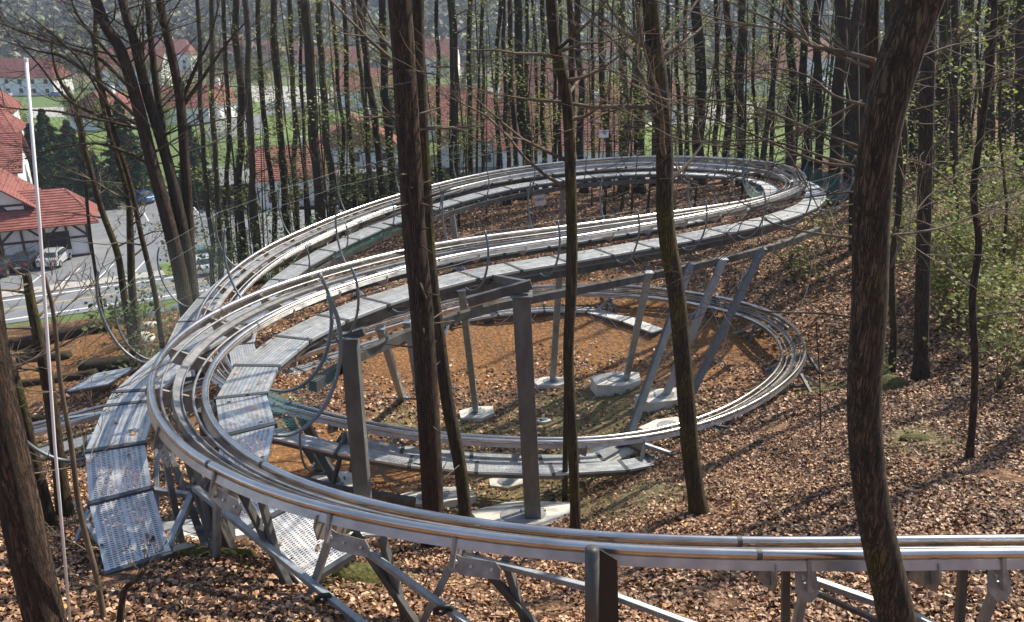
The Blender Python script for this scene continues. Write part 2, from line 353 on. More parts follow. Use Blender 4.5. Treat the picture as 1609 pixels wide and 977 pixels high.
# ------------------------------------------------------------------ coaster track
# (px, py, z, bank deg); bank > 0 leans to the left of travel
TR = [(2500,868,-3.86,-25),(1609,863,-3.90,-27),(1200,868,-3.93,-27),(900,856,-3.95,-27),(680,829,-3.97,-27),(520,797,-3.98,-26),(400,755,-4.0,-25),(320,708,-4.0,-25),(276,650,-4.02,-25),
 (275,600,-4.03,-25),(310,543,-4.06,-22),(400,486,-4.12,-17),(520,440,-4.2,-14),(700,394,-4.3,-11),(900,365,-4.4,-8),(1090,335,-4.5,2),(1190,315,-4.6,14),(1244,296,-4.7,22),(1244,275,-4.8,22),
 (1175,258,-4.9,18),(1000,252,-5.05,12),(800,272,-5.3,12),(620,317,-5.6,14),(470,377,-5.9,18),(385,430,-6.1,22),(335,490,-6.35,25),(325,550,-6.55,25),(365,607,-6.75,25),(470,645,-7.0,24),
 (640,681,-7.4,23),(850,695,-7.6,23),(1000,687,-7.8,23),(1140,650,-7.95,24),(1232,590,-8.05,25),(1246,540,-8.15,25),(1190,493,-8.2,20),(1050,463,-8.3,14),(900,455,-8.4,10),(760,467,-8.5,8),
 (620,505,-8.65,4),(480,550,-8.85,0),(330,600,-9.05,-5),(150,648,-9.3,-6),(0,688,-9.5,-6),(-200,730,-9.7,-6)]
ctrl = [Zp(px, py, z) for px, py, z, b in TR]
NS = 24; raw = []; rb = []; ru = []
for i in range(len(ctrl)-1):
    p0, p1, p2, p3 = ctrl[max(i-1, 0)], ctrl[i], ctrl[i+1], ctrl[min(i+2, len(ctrl)-1)]
    for k in range(NS):
        t = k/NS
        raw.append(.5*((2*p1) + (p2-p0)*t + (2*p0-5*p1+4*p2-p3)*t*t + (3*p1-p0-3*p2+p3)*t**3))
        rb.append(TR[i][3]*(1-t)+TR[i+1][3]*t); ru.append(i+t)
raw = np.array([tuple(p) for p in raw]); rb = np.array(rb); ru = np.array(ru)
seg = np.r_[0, np.cumsum(np.linalg.norm(np.diff(raw, axis=0), axis=1))]
STEP = .12; ss = np.arange(0, seg[-1], STEP)
P = np.stack([np.interp(ss, seg, raw[:, k]) for k in range(3)], -1); BK = np.radians(np.interp(ss, seg, rb)); U = np.interp(ss, seg, ru)
for it in range(60):
    P[1:-1] = P[1:-1]*.5 + (P[:-2]+P[2:])*.25; BK[1:-1] = BK[1:-1]*.5+(BK[:-2]+BK[2:])*.25
NT = len(P); T = np.gradient(P, axis=0); T /= np.linalg.norm(T, axis=1)[:, None]
L = np.stack([-T[:, 1], T[:, 0], 0*T[:, 0]], -1); L /= np.linalg.norm(L, axis=1)[:, None]
Lb = L*np.cos(BK)[:, None] - np.array([0, 0, 1.])*np.sin(BK)[:, None]
N = np.cross(T, Lb)
def at_u(u): return int(np.argmin(np.abs(U-u)))
def off(i, l, n): return Vector(P[i] + Lb[i]*l + N[i]*n)
def offh(i, l, z): return Vector(P[i] + L[i]*l + np.array([0, 0, z]))
TK = wthing('coaster_track', 'silver tube rail track of the mountain coaster winding in a spiral down the wooded slope', 'coaster track', base=P[at_u(7)])
HALF = .30
def sweep(l, n, r, ns=8, name='rail', m=M_rail, a=0, b=NT):
    mb = MB(); mb.tube([off(i, l, n) for i in range(a, b, 2)], r, ns); mb.smooth = True
    return mb.build(name, m, TK)
sweep(-HALF, .03, .042, 12); sweep(HALF, .03, .042, 12)
sweep(-HALF*.6, -.02, .018, 6, 'guide_tube', M_guide); sweep(HALF*.6, -.02, .018, 6, 'guide_tube', M_guide)
def strip(l0, l1, n0, n1, name, m, a=0, b=NT, st=2, par=None):
    mb = MB(); I = list(range(a, b, st))
    sec = [(l0, n0), (l1, n0), (l1, n1), (l0, n1)]
    b0 = 0
    for i in I:
        for (l, n) in sec: mb.v.append(tuple(off(i, l, n)))
    for j in range(len(I)-1):
        for k in range(4):
            mb.f.append((j*4+k, j*4+(k+1) % 4, j*4+4+(k+1) % 4, j*4+4+k))
    mb.uv = [(0, 0)]*(4*len(mb.f))
    return mb.build(name, m, par or TK)
strip(-.055, .055, -.035, -.06, 'centre_channel', M_guide)
strip(-.055, -.045, -.035, .0, 'channel_flange', M_guide); strip(.045, .055, -.035, .0, 'channel_flange', M_guide)
strip(-HALF-.012, -HALF+.012, -.09, -.015, 'side_strip', M_rail2); strip(HALF-.012, HALF+.012, -.09, -.015, 'side_strip', M_rail2)
for k, i in enumerate(range(14, NT-10, 40)):
    for l in (-HALF, HALF):
        mb = MB(); mb.tube([off(i, l, .03)-Vector(T[i])*.02, off(i, l, .03)+Vector(T[i])*.02], .0445, 12, cap=False); mb.smooth = True; mb.build('rail_joint', M_dark, TK)
# cross ties: cut plates under the rails
tie_step = max(7, int(math.ceil(NT/99)))
for i in range(3, NT-2, tie_step):
    mb = MB(); t = Vector(T[i]); l = Vector(Lb[i]); n = Vector(N[i])
    prof = [(-.33, -.04), (-.33, -.14), (-.24, -.26), (.24, -.26), (.33, -.14), (.33, -.04), (.22, -.10), (-.22, -.10)]
    c = Vector(P[i])
    for sd in (-.008, .008):
        mb.poly([c + t*sd + l*a + n*b for a, b in (prof if sd > 0 else prof[::-1])])
    for k in range(len(prof)):
        (a, b), (a2, b2) = prof[k], prof[(k+1) % len(prof)]
        mb.quad(c-t*.008+l*a+n*b, c-t*.008+l*a2+n*b2, c+t*.008+l*a2+n*b2, c+t*.008+l*a+n*b)
    mb.frame_box(c+n*-.075, t*.02, l*.30, n*.012)
    for sx in (-1, 1): mb.frame_box(c+l*sx*.17+n*-.17+t*.03, t*.02, l*.012, n*.05)
    mb.build('crosstie', M_plate, TK)
fix(TK)
# ------------------------------------------------------------------ walkways
def panels(path, width, name, label, cat='walkway', skip_strap=False, group='metal grating walkways along the coaster', flip=False):
    """path: joint centres (Vector, across-direction Vector). Each gap between joints is one grating panel."""
    root = wthing(name, label, cat, group, path[0][0])
    vlen = 0
    for k in range(len(path)-1):
        (p, a), (q, b) = path[k], path[k+1]
        mb = MB(); hw = width/2; Ln = (q-p).length
        d = (q-p).normalized(); p2 = p + d*.015; q2 = q - d*.015
        uv = [(-hw, vlen), (hw, vlen), (hw, vlen+Ln), (-hw, vlen+Ln)]
        mb.quad(p2-a*hw, p2+a*hw, q2+b*hw, q2-b*hw, uv)
        # turned down edges, solid
        for s_ in (-1, 1):
            e0, e1 = p2+a*hw*s_, q2+b*hw*s_; dn = Vector((0, 0, -.045))
            mb.quad(e0, e1, e1+dn, e0+dn, [(.29, 0)]*4)
        mb.build('grating_panel', M_grate, root, uv=True)
        vlen += Ln
    for k, (p, a) in enumerate(path):
        mb = MB(); t = Vector((a.y, -a.x, 0)).normalized()
        mb.frame_box(p+Vector((0, 0, -.02)), a*(width/2+.02), t*.035, Vector((0, 0, .03)))
        mb.build('joint_strap', M_strap, root)
    # stringer under each side
    for s_ in (-1, 1):
        mb = MB()
        for k in range(len(path)-1):
            (p, a), (q, b) = path[k], path[k+1]
            mb.beam(p+a*(width/2-.06)*s_+Vector((0, 0, -.10)), q+b*(width/2-.06)*s_+Vector((0, 0, -.10)), .04, .09)
        mb.build('stringer', M_dark, root)
    fix(root); return root
def wpath(u0, u1, lat, dz, step=1.25):
    i0, i1 = at_u(u0), at_u(u1); out = []
    n = max(2, int(round((i1-i0)*STEP/step)))
    for k in range(n+1):
        i = int(round(i0+(i1-i0)*k/n)); a = Vector(L[i]); out.append((offh(i, lat, dz), a))
    return out
def acc(pts, prev_a=None):
    out = []
    for k, p in enumerate(pts):
        q0 = pts[max(k-1, 0)]; q1 = pts[min(k+1, len(pts)-1)]; t = (q1-q0); out.append((p, Vector((-t.y, t.x, 0)).normalized()))
    return out
WO = .66
# inner (near) side of upper loop A, then outside of the far turn, then far side
inner = acc([Zp(515,893,-4.95), Zp(432,808,-4.68), Zp(378,748,-4.5)]) + wpath(7.9, 18.9, -WO, -.34)
panels(inner, .60, 'metal_walkway', 'longest walkway, on the near side of the upper track round to the far right turn')
outer = acc([Zp(218,884,-5.03), Zp(190,778,-4.68), Zp(181,702,-4.45), Zp(206,633,-4.42)])
outer += [(p, a) for p, a in wpath(9.6, 15.6, WO, -.36)]
panels(outer, .60, 'metal_walkway', 'walkway outside the left bend, coming up from the leaf bank')
panels(wpath(15.9, 18.9, WO, -.36), .5, 'metal_walkway', 'short walkway inside the far right turn of the upper loop')
panels(wpath(18.95, 26.2, -WO, -.34), .60, 'metal_walkway', 'walkway on the far outer side of the middle track, ending left behind the near rails')
panels(wpath(19.0, 26.2, WO, -.34), .56, 'metal_walkway', 'blue grey walkway on the near side of the middle track')
panels(wpath(26.9, 31.3, -.62, -.22), .36, 'metal_walkway', 'walkway along the near front of the lower loop, ending in a point')
panels(wpath(28.4, 30.6, -.12, -.30), .32, 'metal_walkway', 'narrow walkway hidden partly beneath the front rail of the lower loop')
panels(acc([Zp(1035,520,-8.9),Zp(985,501,-8.9),Zp(925,486,-8.9),Zp(855,484,-8.95),Zp(780,491,-9.0),Zp(700,505,-9.05),Zp(620,527,-9.1),Zp(540,553,-9.2),Zp(470,580,-9.25),Zp(400,610,-9.3)]), .5, 'metal_walkway', 'walkway inside the far part of the lower loop, above the orange soil')
panels(wpath(41.6, 43.8, WO, -.35), .55, 'metal_walkway', 'walkway beside the track leaving the picture on the lower left')
# separate tilted panel at left
pl = acc([Zp(128,600,-10.2), Zp(196,588,-9.95)])
panels([(p, Vector((.35, .93, .1)).normalized()) for p, a in pl], 1.1, 'metal_walkway', 'loose wide grating panel tilted on the bank left of the left bend')
# ------------------------------------------------------------------ long beams below the upper tracks
def longbeam(u0, u1, lat, dz, w, h, name, label, m=M_dark, parent=None, step=12):
    i0, i1 = at_u(u0), at_u(u1); mb = MB(); I = list(range(i0, i1, step))
    for a, b in zip(I[:-1], I[1:]): mb.beam(offh(a, lat, dz), offh(b, lat, dz), w, h)
    o = mb.build(name, m, parent)
    if label: tag(o, label, 'steel beam', 'long beams under the tracks')
    return o
longbeam(10.6, 16.9, -1.15, -.92, .13, .16, 'steel_beam', 'long dark square beam below the near edge of the upper straight track')
longbeam(10.2, 17.1, -.35, -.78, .12, .15, 'steel_beam', 'long dark beam right under the upper straight rails, parallel to the nearer one')
longbeam(19.4, 24.6, .95, -.62, .12, .15, 'steel_beam', 'dark beam under the near walkway of the middle track')
longbeam(19.4, 24.3, -.4, -.55, .11, .14, 'steel_beam', 'dark beam under the middle of the middle track, farther from the camera')
longbeam(26.8, 29.2, -1.0, -.85, .12, .14, 'steel_beam', 'dark beam below the front walkway of the lower loop by its left end')
# ------------------------------------------------------------------ supports
def support(top, base, w, label, m=M_steel, depth=None, plate=True, tube=False, name='support_post'):
    top = Vector(top); base = Vector(base); base.z = min(base.z, gz(base.x, base.y)+.10)
    root = wthing(name, label, 'support post', 'posts that carry the coaster', base)
    mb = MB()
    if tube: mb.tube([base, top], w/2, 12); mb.smooth = False
    else: mb.beam(base, top, w, depth or w, (0, 1, 0))
    mb.build('post', m, root, bevel=0 if tube else min(.015, w*.12))
    if plate:
        mb = MB(); mb.box(base+Vector((0, 0, .03)), (w*2.1, w*2.1, .03), .3)
        for sx in (-1, 1):
            for sy in (-1, 1): mb.tube([base+Vector((sx*w*.75, sy*w*.75, .02)), base+Vector((sx*w*.75, sy*w*.75, .11))], .018, 6)
        mb.build('base_plate', m, root)
    mb = MB(); mb.box(top, (w*1.25, w*1.25, .02)); mb.build('cap_plate', m, root)
    fix(root); return root
S1b = D(838, 820, 14.2); S1t = Yp(819, 462, S1b.y)
r = support(S1t, S1b, .29, 'thick square grey column in the middle, standing on a wide concrete pad', M_post, .29)
bpy.context.view_layer.update()
mb = MB(); mb.beam(Yp(735, 474, S1b.y), Yp(835, 446, S1b.y), .10, .15); o = mb.build('head_beam', M_dark, r); o.location = -r.location
mb = MB(); mb.beam(S1t+Vector((.1, .1, .12)), offh(at_u(13.4), .6, -.85), .12, .14); o = mb.build('cantilever_arm', M_dark, r); o.location = -r.location
S2b = D(573, 808, 13.2); S2t = Yp(549, 528, S2b.y)
r = support(S2t, S2b, .25, 'thick dark column left of the spruce trunk, carrying the upper bend', M_post, .25)
mb = MB(); mb.beam(Yp(530, 534, S2b.y), Yp(572, 520, S2b.y), .09, .12); o = mb.build('head_beam', M_dark, r); o.location = -r.location
for (tx, ty, bx, by, d, w, lab, m) in [
  (725,470,748,647,20.0,.14,'slim steel post on a pale pad right of the mossy leaning trunk',M_steel),
  (882,400,868,606,21.4,.16,'slim upright steel post on a small pad behind the thin centre tree',M_steel),
  (1020,442,982,602,20.2,.14,'leaning steel post on the large square concrete pad',M_steel),
  (1137,407,1042,634,18.7,.15,'leaning steel post passing behind the mossy right tree',M_steel),
  (1085,414,984,716,16.6,.15,'dark leaning post reaching the front of the lower loop',M_post),
  (1198,391,1075,662,18.3,.15,'long leaning post from under the far right turn down through the lower loop',M_post),
  (598,530,634,662,20.5,.14,'leaning galvanised post just left of the spruce trunk',M_steel),
  (640,520,668,700,18.8,.12,'thin post half hidden by the spruce trunk',M_steel),
  (705,318,722,396,31,.2,'steel post below the middle track right of the spruce trunk',M_steel),
  (546,375,562,440,29,.17,'steel post below the middle track left of the spruce trunk',M_steel),
  (885,300,880,372,34,.2,'steel post below the middle track behind the thin centre tree',M_steel),
  (1057,300,1058,352,36,.18,'grey post below the back of the middle track',M_steel),
  (475,395,482,450,30,.16,'thin post under the left part of the middle track',M_post),
  (470,660,532,782,15.9,.16,'dark brace leaning right down to the square pad on the left',M_post),
  (452,672,508,768,16.3,.14,'second dark brace beside the one on the square left pad',M_post)]:
    b = D(bx, by, d); b.z = gz(b.x, b.y)+.05
    t = Zp(tx, ty if tx > 1050 else ty-14, -5.0 if d < 22 and bx > 540 else (-6.15 if d > 22 else -7.1))
    support(t, b, w, lab, m)
# heavy raking posts under the left bend
for (tx, ty, bx, by, d, w, lab) in [(312,760,368,888,8.9,.16,'heavy dark leg leaning under the left bend, foot in the leaves'),
  (330,640,345,800,10.6,.24,'broad dark column in the shade under the left bend')]:
    b = D(bx, by, d); t = Yp(tx, ty, b.y); support(t, b, w, lab, M_post if w > .2 else M_dark, plate=False)
# A-frame trestles under the foreground rails
def trestle(i, labels, legs=((-.30, -.55), (.30, .12), (.30, .62)), m=M_steel, h=None):
    root = wthing('track_trestle', labels, 'trestle', 'small trestles under the near rails', P[i])
    t = Vector(T[i])
    for k, (l, sp_, t0) in enumerate(legs):
        top = off(i, l*.9, -.17)-t*t0; foot = top + t*sp_ - Vector(L[i])*(l*.4)
        foot.z = gz(foot.x, foot.y)-.08
        mb = MB(); mb.beam(foot, top, .062, .062, Vector(L[i])); mb.build('leg', m if k == 0 else (M_dark if k == 1 else M_post), root, bevel=.006)
    n_ = Vector(N[i]); l_ = Vector(Lb[i]); c = off(i, .24, -.18)
    pr = [(-.04, .05), (.05, .02), (.33, .02), (.38, -.03), (.38, -.11), (.10, -.12), (-.05, -.09)] if len(legs) > 2 else [(-.07, .10), (.07, .10), (.09, -.08), (.03, -.15), (-.03, -.15), (-.09, -.08)]
    mb = MB(); mb.poly([c-t*a+n_*b+l_*.008 for a, b in pr]); mb.poly([c-t*a+n_*b-l_*.008 for a, b in pr[::-1]])
    for q in range(len(pr)):
        (a, b), (a2, b2) = pr[q], pr[(q+1) % len(pr)]; mb.quad(c-t*a+n_*b-l_*.008, c-t*a2+n_*b2-l_*.008, c-t*a2+n_*b2+l_*.008, c-t*a+n_*b+l_*.008)
    mb.build('bracket_plate', M_plate, root)
    for q, (a, b) in enumerate(((.02, -.03), (.14, -.04), (.31, -.04)) if len(legs) > 2 else ((-.03, .03), (.03, -.06))):
        mb = MB(); e = c-t*a+n_*b; mb.tube([e-l_*.02, e+l_*.03], .013, 6); mb.build('bolt', M_rail2, root)
    mb = MB(); mb.beam(off(i, .31, .0), off(i, .29, -.24), .03, .05); mb.build('rail_clamp', M_plate, root)
    fix(root)
def i_at_px(px, u0, u1):
    best = None
    for i in range(at_u(u0), at_u(u1)):
        p = P[i]; v = Vector(p); dep = v.y*cp - v.z*sp; x = CX + F*v.x/dep
        if best is None or abs(x-px) < best[0]: best = (abs(x-px), i)
    return best[1]
for px, lab in ((300,'trestle under the left bend nearest its outermost point'), (385,'trestle beside the end of the inner walkway below the left bend'), (548,'trestle crossed by the long diagonal tube, left of the spruce foot'),
                (725,'trestle directly right of the spruce foot below the near rails'), (1245,'trestle under the near rails between the black post and the big right tree'), (1530,'trestle under the near rails right of the big right tree')):
    i = i_at_px(px, .6, 8)
    trestle(i, lab, ((.27, .42, .0), (.05, -.62, .10), (.0, -.22, .35)) if px < 1000 else ((.27, .0, .0), (-.27, -.05, .0)))
# diagonal tubes in the foreground
def tubebeam(pts, w, name, label, m=M_steel, cat='brace', group='long diagonal square tubes under the near rails'):
    mb = MB()
    for a, b in zip(pts[:-1], pts[1:]): mb.beam(a, b, w, w)
    return tag(mb.build(name, m, None, bevel=.006), label, cat, group)
Yf = 5.0
tubebeam([D(305,765,8.1), D(500,925,6.9), D(600,1005,6.4)], .06, 'diagonal_brace', 'grey square tube running down from under the left bend to the bottom edge')
tubebeam([D(550,848,6.9), D(700,955,6.4), D(800,1030,6.1)], .055, 'diagonal_brace', 'grey square tube from the trestle left of the spruce foot down to the bottom edge')
tubebeam([D(728,873,6.5), D(930,924,6.2), D(1150,1005,6.0)], .05, 'diagonal_brace', 'grey square tube passing behind the black post')
tubebeam([D(1250,902,6.2), D(1430,965,6.0), D(1560,1030,5.9)], .055, 'diagonal_brace', 'grey square tube from the right trestle passing behind the big tree')
tubebeam([D(1258,920,6.3), D(1400,985,6.1)], .04, 'diagonal_brace', 'thin dark tube below the one passing behind the big tree', M_dark)
tubebeam([D(240,770,8.9), D(350,785,8.6)], .06, 'diagonal_brace', 'short level tube between the trestles under the left bend')
tubebeam([D(305,770,8.6), D(262,865,8.1)], .07, 'diagonal_brace', 'short strut falling left from under the left bend')
tubebeam([D(262,700,9.6), D(325,862,8.3)], .07, 'diagonal_brace', 'strut falling right under the left bend beside the pale pad', M_dark)
tubebeam([D(247,700,9.2), D(246,828,8.7)], .05, 'diagonal_brace', 'upright thin tube between the left walkway and the bend')
tubebeam([D(150,780,9.2), D(112,868,9.0)], .05, 'diagonal_brace', 'strut leaning left under the outer walkway end')
tubebeam([D(118,790,9.4), D(175,885,8.5)], .05, 'diagonal_brace', 'strut leaning right under the outer walkway end')
tubebeam([D(100,660,20), D(225,640,20.2)], .12, 'diagonal_brace', 'grey tube lying by the track that leaves at lower left')
for k, (px, py, d) in enumerate(((508, 938, 6.85), (695, 956, 6.4))):
    c = D(px, py, d-.06); mb = MB(); mb.tube([c+Vector((-.06, 0, -.02)), c+Vector((-.02, -.02, .03)), c+Vector((.05, -.01, .03)), c+Vector((.07, 0, -.01))], .022, 8); mb.smooth = True
    mb.tube([c+Vector((-.07, .01, -.05)), c+Vector((0, -.03, -.03)), c+Vector((.06, 0, .0))], .016, 8)
    tag(mb.build('tube_clamp', M_black, None), ('black clamp tying the crossing tubes left of the spruce foot', 'black clamp tying the crossing tubes right of the spruce foot')[k], 'clamp', 'black clamps on crossing tubes')
# black H post in front of the near rails
hp = Vector(D(944, 858, 5.65)); hb = Vector((hp.x+.04, hp.y, gz(hp.x, hp.y)-.2))
root = wthing('steel_channel_post', 'black steel post with a wide flange standing right in front of the near rails', 'post', None, hb)
mb = MB(); mb.tube([hb+Vector((-.065, -.03, 0)), hp+Vector((-.065, -.03, 0))], .052, 14); mb.smooth = True; mb.build('round_edge', M_dark, root)
mb = MB(); a, b = hb, hp
mb.poly([a+Vector((-.02, 0, 0)), a+Vector((.16, .05, 0)), b+Vector((.13, .05, -.16)), b+Vector((-.02, 0, -.02))])
mb.poly([b+Vector((-.02, .015, -.02)), b+Vector((.13, .065, -.16)), a+Vector((.16, .065, 0)), a+Vector((-.02, .015, 0))])
mb.quad(b+Vector((.13, .05, -.16)), a+Vector((.16, .05, 0)), a+Vector((.16, .065, 0)), b+Vector((.13, .065, -.16)))
mb.quad(b+Vector((-.02, 0, -.02)), b+Vector((.13, .05, -.16)), b+Vector((.13, .065, -.16)), b+Vector((-.02, .015, -.02)))
mb.build('flange', M_black, root); fix(root)
# lower loop A-frames
for (px, py_foot, u0, u1, lab) in ((1000,735,30,32,'A shaped trestle at the point of the front walkway'), (1105,700,31,33,'A shaped trestle in the leaves right of the mossy tree under the lower loop'),
        (1235,640,32,34,'A shaped trestle at the right end of the lower loop'), (1262,560,33.2,34.6,'A shaped trestle on the outermost right of the lower loop'), (1195,520,34,36,'A shaped trestle on the slope inside the far right of the lower loop'),
        (1110,490,35,37,'A shaped trestle at the far side of the lower loop right of the mossy tree'), (960,480,36,38,'A shaped trestle over the orange soil at the far side of the lower loop'), (700,520,38,40,'A shaped trestle at the far left part of the lower loop'),
        (560,640,27.8,29.4,'A shaped trestle below the front of the lower loop near the thick dark column')):
    i = i_at_px(px, u0, u1); root = wthing('track_trestle', lab, 'trestle', 'trestles under the lower loop', P[i])
    t = Vector(T[i])
    for (l, spd) in ((-.32, -.35), (-.32, .4), (.32, -.3), (.32, .45)):
        top = off(i, l, -.14); foot = top+t*spd*1.1+Vector(L[i])*l*1.2; foot.z = gz(foot.x, foot.y)-.05
        mb = MB(); mb.beam(foot, top, .07); mb.build('leg', M_steel if spd > 0 else M_dark, root)
    a = offh(i, -.65, 0); b = offh(i, .6, 0); a.z = gz(a.x, a.y)+.1; b.z = gz(b.x, b.y)+.1
    mb = MB(); mb.beam(a, b, .06); mb.build('ground_bar', M_post, root); fix(root)
# ------------------------------------------------------------------ concrete pads
def pad(px, py, d, w, l, h, rz, label, tilt=0, bx=None):
    c = D(px, py, d); z = gz(c.x, c.y); mb = MB()
    rr = random.Random(int(px)); n = 6; pts = []
    for k in range(n):
        an = 2*math.pi*(k+.5)/n + rz; f = 1+rr.uniform(-.13, .13)
        if k % 3 == 1: f *= .86
        pts.append(Vector((math.cos(an)*w/2*f*1.1, math.sin(an)*l/2*f*1.1, 0)))
    e_ = .4; sx_ = (gz(c.x+e_, c.y)-gz(c.x-e_, c.y))/(2*e_)*(.3 if h > .2 else .85); sy_ = (gz(c.x, c.y+e_)-gz(c.x, c.y-e_))/(2*e_)*(.3 if h > .2 else .85)
    top = [Vector((c.x, c.y, z+h+p.x*sx_+p.y*sy_))+p for p in pts]; bot = [t-Vector((0, 0, h+.35)) for t in top]
    mb.poly(top)
    for k in range(n): mb.quad(bot[k], bot[(k+1) % n], top[(k+1) % n], top[k])
    mb.v = [tuple(Vector(v)) for v in mb.v]
    root = wthing('concrete_footing', label, 'concrete pad', 'concrete pads below the posts', (c.x, c.y, z))
    mb.build('slab', M_conc, root, bevel=0)
    m2 = MB(); ring = [Vector((c.x, c.y, z+h+.014))+Vector((math.cos(a)*w*.22, math.sin(a)*w*.22, math.cos(a)*w*.22*sx_+math.sin(a)*w*.22*sy_)) for a in np.linspace(0, 2*math.pi, 14)[:-1]]
    m2.poly(ring)
    for k in range(13): m2.quad(ring[k]-Vector((0, 0, .05)), ring[(k+1) % 13]-Vector((0, 0, .05)), ring[(k+1) % 13], ring[k])
    m2.build('grout_patch', mat('grout', rough=.8, build=noisy([(.3, (.22, .23, .23)), (.7, (.36, .37, .37))], 6, 5, .2)), root); fix(root)
for a in ((750,651,20,.95,.8,.10,.2,'pale pad under the slim post right of the mossy leaning trunk'), (865,607,21.4,.95,.75,.14,.3,'small pale pad behind the thin centre tree'),
          (970,608,20.2,1.2,1.0,.28,.1,'large square pad with thick sides left of the mossy right tree'), (1042,636,18.7,1.1,.8,.22,.4,'pad directly left of the mossy right tree, upper of two'),
          (1048,676,17.2,1.0,.9,.08,.5,'pad just behind the front rail at the mossy right tree, lower of two'), (955,722,16.3,1.1,.9,.08,.2,'flat pad under the tip of the front walkway'),
          (855,662,19,.35,.3,.06,.2,'tiny pad right beside the thick square column'), (795,745,16,.75,.5,.08,.1,'small pad left of the thick square column below the walkway'),
          (822,812,14.3,1.9,1.3,.10,.2,'widest pad, cracked, at the foot of the thick square column'), (522,782,15.7,1.2,1.5,.12,.6,'pad under the leaning braces left of the thick dark column'),
          (682,792,15.3,1.5,1.0,.12,.1,'pad partly hidden behind the spruce trunk'), (325,828,11.6,1.5,1.3,.1,.3,'broad pale pad in the shade under the left bend'), (600,830,12.6,1.4,.7,.1,.1,'pad at the foot of the thick dark column')):
    pad(*a)
# ------------------------------------------------------------------ hoops and nets
HP = [(0, -.06), (.16, -.10), (.34, -.05), (.52, .12), (.64, .36), (.70, .64), (.69, .92), (.62, 1.14)]
def smooth_pts(pts, n=4):
    out = []
    for i in range(len(pts)-1):
        p0, p1, p2, p3 = pts[max(i-1, 0)], pts[i], pts[i+1], pts[min(i+2, len(pts)-1)]
        for k in range(n):
            t = k/n; out.append(.5*((2*p1)+(p2-p0)*t+(2*p0-5*p1+4*p2-p3)*t*t+(3*p1-p0-3*p2+p3)*t**3))
    out.append(pts[-1]); return out
def hoops(u0, u1, side, step, label, net=None, start=.9, r=.021, sc=1.0, skip=(), wires=True):
    i0, i1 = at_u(u0), at_u(u1); st = max(1, int(step/STEP)); I = list(range(i0, i1, st))
    root = wthing('safety_net', label, 'safety fence', 'hoop fences along the walkways', offh(I[0], side*start, -.4)); curves = []
    for i in I:
        c = smooth_pts([offh(i, side*(start+o*sc), -.40+z*sc) for o, z in HP]); curves.append(c)
        mb = MB(); mb.tube(c, r, 8); mb.smooth = True; mb.build('net_hoop', M_hoop, root)
    if wires:
        for q in (len(curves[0])-1, len(curves[0])*3//4):
            mb = MB(); w = []
            for a, b in zip(curves[:-1], curves[1:]):
                for k in range(4):
                    t = k/4; w.append(a[q].lerp(b[q], t)-Vector((0, 0, .12*t*(1-t))))
            w.append(curves[-1][q]); mb.tube(w, .0028, 4); mb.build('top_wire', M_wired, root)
    if net:
        mb = MB(); mm, n0, n1 = net
        v0 = 0
        for ci in range(len(curves)-1):
            if not (n0 <= ci < n1): continue
            A, B = curves[ci], curves[ci+1]; wd = (A[0]-B[0]).length; u = 0
            for k in range((len(A)-1) if mm is M_netw else (len(A)-1)*6//10):
                h = (A[k+1]-A[k]).length
                for s_ in range(3):
                    f0, f1 = s_/3, (s_+1)/3
                    sag = lambda f: Vector((0, 0, -.15*f*(1-f)))
                    mb.quad(A[k].lerp(B[k], f0)+sag(f0), A[k].lerp(B[k], f1)+sag(f1), A[k+1].lerp(B[k+1], f1)+sag(f1), A[k+1].lerp(B[k+1], f0)+sag(f0),
                            [(v0+wd*f0, u), (v0+wd*f1, u), (v0+wd*f1, u+h), (v0+wd*f0, u+h)])
                u += h
            v0 += wd
        mb.build('netting', mm, root, uv=True)
    fix(root)
hoops(11.2, 16.8, -1, 2.1, 'grey hoops bulging out along the near side of the upper straight track', None)
hoops(16.9, 19.2, -1, 1.7, 'hoops with green net outside the far right turn', (M_netg, 1, 3), sc=1.15)
hoops(8.4, 15.0, 1, 2.3, 'thin hoops along the far side of the upper track above the left bend', None, sc=1.1, wires=False)
hoops(15.6, 18.6, 1, 1.5, 'hoops with a teal net inside the far right turn', (M_netg, 3, 5), sc=.9)
hoops(18.9, 25.9, 1, 2.4, 'hoops along the near side of the middle track', (M_netg, 6, 8), sc=.9)
hoops(19.3, 26.0, -1, 2.5, 'hoops and wires rising behind the middle track against the trees', (M_netw, 8, 10), sc=1.25)
hoops(27.0, 29.6, -1, 2.2, 'two small hoops at the front walkway of the lower loop', None, sc=.75, wires=False)
hoops(7.9, 9.9, -1, 1.9, 'large grey hoops with teal net hanging inside the left bend', (M_netg, 0, 1), sc=1.3, r=.026)
# ------------------------------------------------------------------ guy wires
GW = [((640,520),(748,640),20),((760,480),(700,640),20),((835,470),(640,650),20.5),((905,455),(990,600),21),((1010,440),(800,640),20),((930,470),(1060,640),19),
      ((1130,430),(985,690),18),((1060,470),(900,690),18.5),((1195,400),(1010,650),18.5),((880,430),(760,660),20.5),((700,470),(860,660),20),((810,480),(960,610),20.5),((1090,420),(1160,600),21),((560,560),(660,690),18),
      ((610,520),(540,640),19),((770,480),(830,700),18.5),((475,540),(560,650),18),((975,450),(890,640),20),((640,600),(860,540),21),((1170,420),(1120,620),20)]
for k, ((ax, ay), (bx, by), d) in enumerate(GW):
    a = D(ax, ay, d); b = Yp(bx, by, a.y-.8); b.z = gz(b.x, b.y)+.02
    mb = MB(); mb.tube([a, b], .007, 4)
    tag(mb.build('guy_wire', M_wire, None), 'thin steel guy wire crossing others inside the lower loop', 'guy wire', 'guy wires between the posts')
